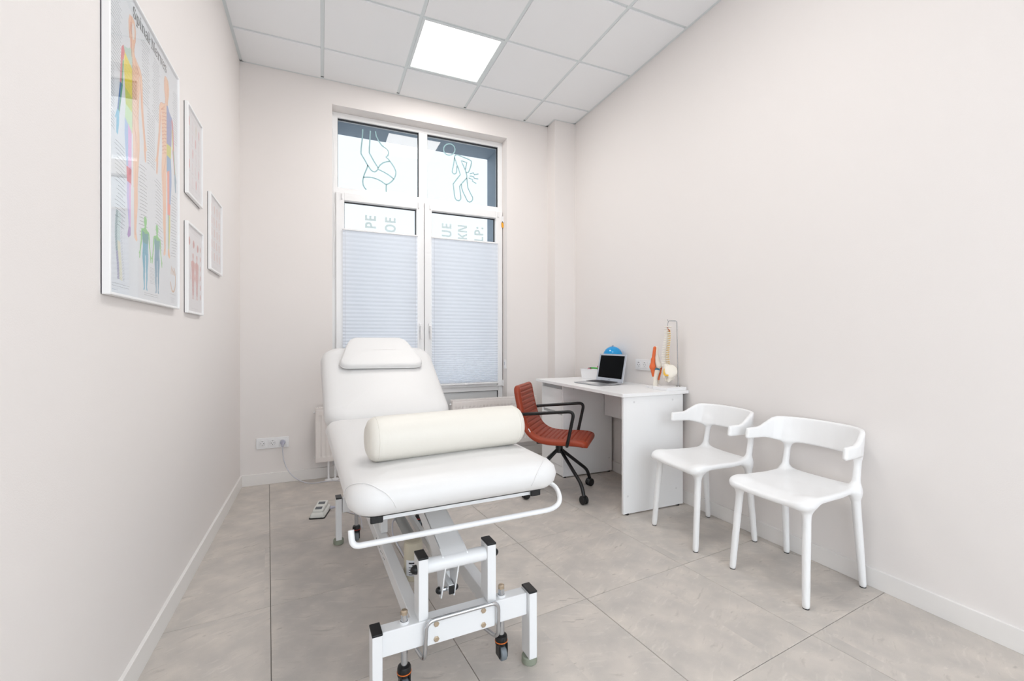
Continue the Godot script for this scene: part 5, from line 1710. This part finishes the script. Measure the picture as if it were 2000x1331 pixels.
func spinal_chart() -> ImageTexture:
	rng.seed = 11
	var cv := Cv.new(1000, 1440, c8(224, 228, 232))
	var ink := c8(104, 108, 116)
	for f in [[0.272, -1.0], [0.795, 1.0]]:
		for sd in [-1.0, 1.0]:
			leaders(cv, f[0] + sd * 0.12, sd, 0.07, 0.30, 0.07, 22, ink)
			leaders(cv, f[0] + sd * 0.17, sd, 0.30, 0.50, 0.05, 20, ink)
			leaders(cv, f[0] + sd * 0.08, sd, 0.52, 0.79, 0.07, 22, ink)
	var skin := plain_cols(c8(240, 198, 164))
	var derm := {
		"head": c8(236, 190, 158), "neck": c8(186, 214, 200), "shoulder": c8(222, 110, 116), "chest": c8(236, 218, 20), "belly": c8(192, 204, 14), "hip": c8(196, 226, 170),
		"arm": c8(222, 128, 136), "arm_in": c8(96, 178, 122), "fore": c8(14, 92, 160), "fore_in": c8(10, 140, 96), "hand": c8(112, 186, 216), "thigh": c8(160, 186, 222), "thigh_in": c8(226, 164, 214),
		"knee": c8(214, 74, 96), "shin": c8(196, 186, 230), "shin_in": c8(228, 170, 220), "foot": c8(170, 130, 190)}
	body_half(cv, 0.272, 0.062, 0.745, -1.0, derm)
	body_half(cv, 0.272, 0.062, 0.745, 1.0, skin)
	nerve_half(cv, 0.272, 0.062, 0.745, 1.0, c8(204, 112, 58))
	nerve_half(cv, 0.272, 0.062, 0.14, -1.0, c8(206, 128, 90))
	cv.oval(Vector2(0.285, 0.105), 0.016, 0.028, c8(232, 226, 222))
	cv.line([Vector2(0.272, 0.20), Vector2(0.272, 0.43)], 2, c8(90, 96, 60))
	for k in 8:
		cv.line([Vector2(0.272, 0.24 + 0.017 * k), Vector2(0.185, 0.235 + 0.016 * k)], 1, c8(170, 160, 40))
	var derm2 := {
		"head": c8(230, 180, 140), "neck": c8(120, 140, 190), "shoulder": c8(200, 120, 130), "chest": c8(128, 136, 186), "belly": c8(206, 204, 60), "hip": c8(110, 160, 200),
		"arm": c8(208, 100, 120), "arm_in": c8(214, 206, 60), "fore": c8(96, 176, 120), "fore_in": c8(206, 110, 130), "hand": c8(110, 150, 170), "thigh": c8(130, 160, 206), "thigh_in": c8(238, 140, 110),
		"knee": c8(238, 132, 104), "shin": c8(222, 210, 90), "shin_in": c8(150, 180, 180), "foot": c8(234, 176, 120)}
	body_half(cv, 0.795, 0.070, 0.735, 1.0, derm2)
	body_half(cv, 0.795, 0.070, 0.735, -1.0, skin)
	nerve_half(cv, 0.795, 0.070, 0.735, -1.0, c8(204, 112, 58))
	# two small blue-green figures
	for q in [[0.445, c8(72, 168, 196)], [0.625, c8(74, 140, 170)]]:
		for sd in [-1.0, 1.0]:
			var d := plain_cols(q[1])
			for k in ["head", "neck", "shoulder", "arm", "arm_in", "fore", "fore_in", "hand"]:
				d[k] = c8(110, 196, 96)
			d["chest"] = c8(60, 150, 150)
			body_half(cv, q[0], 0.700, 0.265, sd, d, 1.75)
		for k in 14:
			cv.line([Vector2(q[0] - 0.03, 0.752 + 0.006 * k), Vector2(q[0] + 0.03, 0.752 + 0.006 * k)], 1, c8(40, 110, 130))
	small_print(cv, Vector2(0.51, 0.872), Vector2(0.075, 0.062), 12, c8(90, 92, 96))
	# little spinal column with its nerves
	for k in 44:
		var y := 0.742 + 0.213 * k / 44.0
		var x := 0.108 - 0.012 * sin(k * 0.11)
		cv.oval(Vector2(x - 0.012, y), 0.014, 0.0022, c8(120, 150, 150) if k < 26 else c8(140, 136, 170))
		cv.line([Vector2(x, y), Vector2(x + 0.03, y + 0.004)], 2, c8(220, 206, 80) if k > 18 else c8(120, 180, 160))
		cv.line([Vector2(x + 0.035, y + 0.004), Vector2(x + 0.055, y + 0.004)], 1, ink)
	# cross section at the lower right
	for k in 30:
		var a := deg_to_rad(-70.0 + 8.0 * k)
		cv.oval(Vector2(0.915 + 0.05 * cos(a), 0.885 + 0.052 * sin(a)), 0.006, 0.004, c8(196, 152, 108))
	for k in 7:
		cv.line([Vector2(0.885 + 0.006 * k, 0.83 + 0.003 * k), Vector2(0.87 + 0.014 * k, 0.865)], 3, c8(190, 140, 90))
	small_print(cv, Vector2(0.04, 0.964), Vector2(0.19, 0.016), 2, c8(50, 50, 54))
	small_print(cv, Vector2(0.04, 0.985), Vector2(0.06, 0.006), 1, c8(90, 110, 140))
	small_print(cv, Vector2(0.43, 0.970), Vector2(0.21, 0.014), 2, c8(50, 50, 54))
	small_print(cv, Vector2(0.86, 0.946), Vector2(0.11, 0.006), 1, c8(50, 50, 54))
	small_print(cv, Vector2(0.87, 0.962), Vector2(0.07, 0.026), 5, c8(110, 110, 116))
	return cv.tex()


func muscle_chart(kind: int) -> ImageTexture:
	rng.seed = 40 + kind
	var cv := Cv.new(360, 500, c8(226, 224, 226))
	var flesh := c8(208, 148, 142)
	var deep := c8(184, 100, 96)
	var ink := c8(150, 148, 154)
	small_print(cv, Vector2(0.2, 0.035), Vector2(0.6, 0.012), 1, c8(110, 106, 112))
	small_print(cv, Vector2(0.26, 0.055), Vector2(0.48, 0.012), 1, c8(130, 126, 132))
	if kind == 1:
		for q in [[0.40, 0.30], [0.66, 0.30]]:
			for sd in [-1.0, 1.0]:
				body_half(cv, q[0], q[1], 0.55, sd, plain_cols(flesh), 1.7)
				for k in 9:
					cv.line([Vector2(q[0] + sd * 0.01, 0.42 + 0.012 * k), Vector2(q[0] + sd * 0.055, 0.415 + 0.014 * k)], 2, deep)
				for k in 4:
					cv.line([Vector2(q[0] + sd * (0.018 + 0.010 * k), 0.60), Vector2(q[0] + sd * (0.016 + 0.007 * k), 0.80)], 2, deep)
		for q in [[0.16, 0.13], [0.44, 0.14], [0.72, 0.16]]:
			cv.oval(Vector2(q[0], q[1] + 0.05), 0.055, 0.048, flesh)
			cv.oval(Vector2(q[0] + 0.01, q[1] + 0.055), 0.03, 0.03, deep)
		for k in 6:
			cv.oval(Vector2(0.92, 0.2 + 0.12 * k), 0.03, 0.035, flesh)
	else:
		for r in 5:
			for c in 4:
				var p := Vector2(0.16 + 0.23 * c + 0.02 * sin(r * 3.0 + c), 0.15 + 0.165 * r)
				if kind == 0:
					if (r + c) % 3 == 0:
						cv.oval(p, 0.035, 0.06, c8(222, 176, 176))
						cv.oval(p, 0.014, 0.05, c8(204, 110, 118))
					elif c == 2 and r < 2:
						cv.oval(p, 0.03, 0.07, c8(222, 206, 182))
						cv.line([p + Vector2(0, -0.06), p + Vector2(0, 0.07)], 3, c8(120, 150, 170))
					else:
						cv.line([p + Vector2(-0.02, -0.04), p + Vector2(0.01, 0.05)], 4, c8(208, 150, 154))
				else:
					cv.poly([p + Vector2(-0.05, -0.05), p + Vector2(0.03, -0.06), p + Vector2(0.05, 0.05), p + Vector2(-0.02, 0.06)], c8(218, 190, 184))
					cv.line([p + Vector2(-0.03, -0.04), p + Vector2(0.02, 0.05)], 2, c8(196, 160, 156))
				small_print(cv, p + Vector2(-0.06, 0.068), Vector2(0.12, 0.022), 2, ink)
	small_print(cv, Vector2(0.3, 0.955), Vector2(0.4, 0.012), 1, ink)
	return cv.tex()


func framed_print(label: String, tex: Texture2D, wd: float, ht: float, yb: float, z_near: float, face: float, depth: float, title := "") -> void:
	# hangs on the left wall; local x runs towards the window, local z into the room
	var o := thing("framed_chart", label, "poster", Vector3(XL, yb + ht / 2, z_near - wd / 2), PI / 2, "framed anatomy charts on the left wall")
	var fr := mb()
	var hw := wd / 2
	var hh := ht / 2
	for s in [-1.0, 1.0]:
		fr.box(Vector3(s * (hw - face / 2), 0, depth / 2 + 0.002), Vector3(face, ht, depth), 0.0025)
		fr.box(Vector3(0, s * (hh - face / 2), depth / 2 + 0.002), Vector3(wd - 2 * face + 0.004, face, depth), 0.0025)
	put(o, "frame", fr.mesh(), M["frame_face"])
	put(o, "backing", mb().box(Vector3(0, 0, depth / 2 - 0.004), Vector3(wd - 0.003, ht - 0.003, depth - 0.009)).mesh(), M["frame_back"])
	var m := StandardMaterial3D.new()
	m.resource_name = "chart_print"
	m.albedo_texture = tex
	m.roughness = 0.7
	var a := hw - face + 0.001
	var b := hh - face + 0.001
	var sh := mb()
	var pz := depth - 0.006
	sh.v = PackedVector3Array([Vector3(-a, -b, pz), Vector3(a, -b, pz), Vector3(a, b, pz), Vector3(-a, b, pz)])
	sh.n = PackedVector3Array([Vector3.BACK, Vector3.BACK, Vector3.BACK, Vector3.BACK])
	sh.uv = PackedVector2Array([Vector2(0, 1), Vector2(1, 1), Vector2(1, 0), Vector2(0, 0)])
	sh.ix = PackedInt32Array([0, 2, 1, 0, 3, 2])
	var sheet := put(o, "print", sh.mesh(), m)
	put(o, "glass", mb().box(Vector3(0, 0, depth - 0.0025), Vector3(2 * a, 2 * b, 0.002)).mesh(), M["poster_glass"])
	if title:
		var font := SystemFont.new()
		font.font_names = PackedStringArray(["Droid Serif"])
		var tm := TextMesh.new()
		tm.font = font
		tm.text = title
		tm.font_size = 64
		tm.depth = 0.0004
		tm.curve_step = 2.0
		tm.pixel_size = 0.00080
		tm.horizontal_alignment = HORIZONTAL_ALIGNMENT_CENTER
		tm.vertical_alignment = VERTICAL_ALIGNMENT_CENTER
		put(sheet, "title_lettering", tm, M["print_black"], Vector3(a * 0.07, b - 0.036, depth - 0.0055))


func posters() -> void:
	framed_print("large framed spinal nerves chart with coloured human figures on the left wall", spinal_chart(), 0.672, 0.972, 1.251, -1.598, 0.0085, 0.020, "Spinal Nerves")
	framed_print("small white framed muscle chart with two standing figures, lower left of three", muscle_chart(1), 0.288, 0.418, 1.246, -2.421, 0.011, 0.015)
	framed_print("small white framed pale red chart directly above the muscle figure chart", muscle_chart(0), 0.275, 0.418, 1.789, -2.423, 0.011, 0.015)
	framed_print("small white framed pale anatomy chart nearest the window corner", muscle_chart(2), 0.310, 0.425, 1.510, -2.872, 0.011, 0.015)


# ------------------------------------------------------------------
func _ready() -> void:
	materials()
	view_and_light()
	room()
	window()
	treatment_table()
	desk()
	office_chair()
	white_chairs()
	radiator("white panel radiator partly hidden left behind the treatment table", -0.042, 0.66)
	radiator("white panel radiator under the window beside the brown chair", 1.066, 1.90)
	posters()
	laptop()
	desk_items()
	sockets()
	foot_pedal()
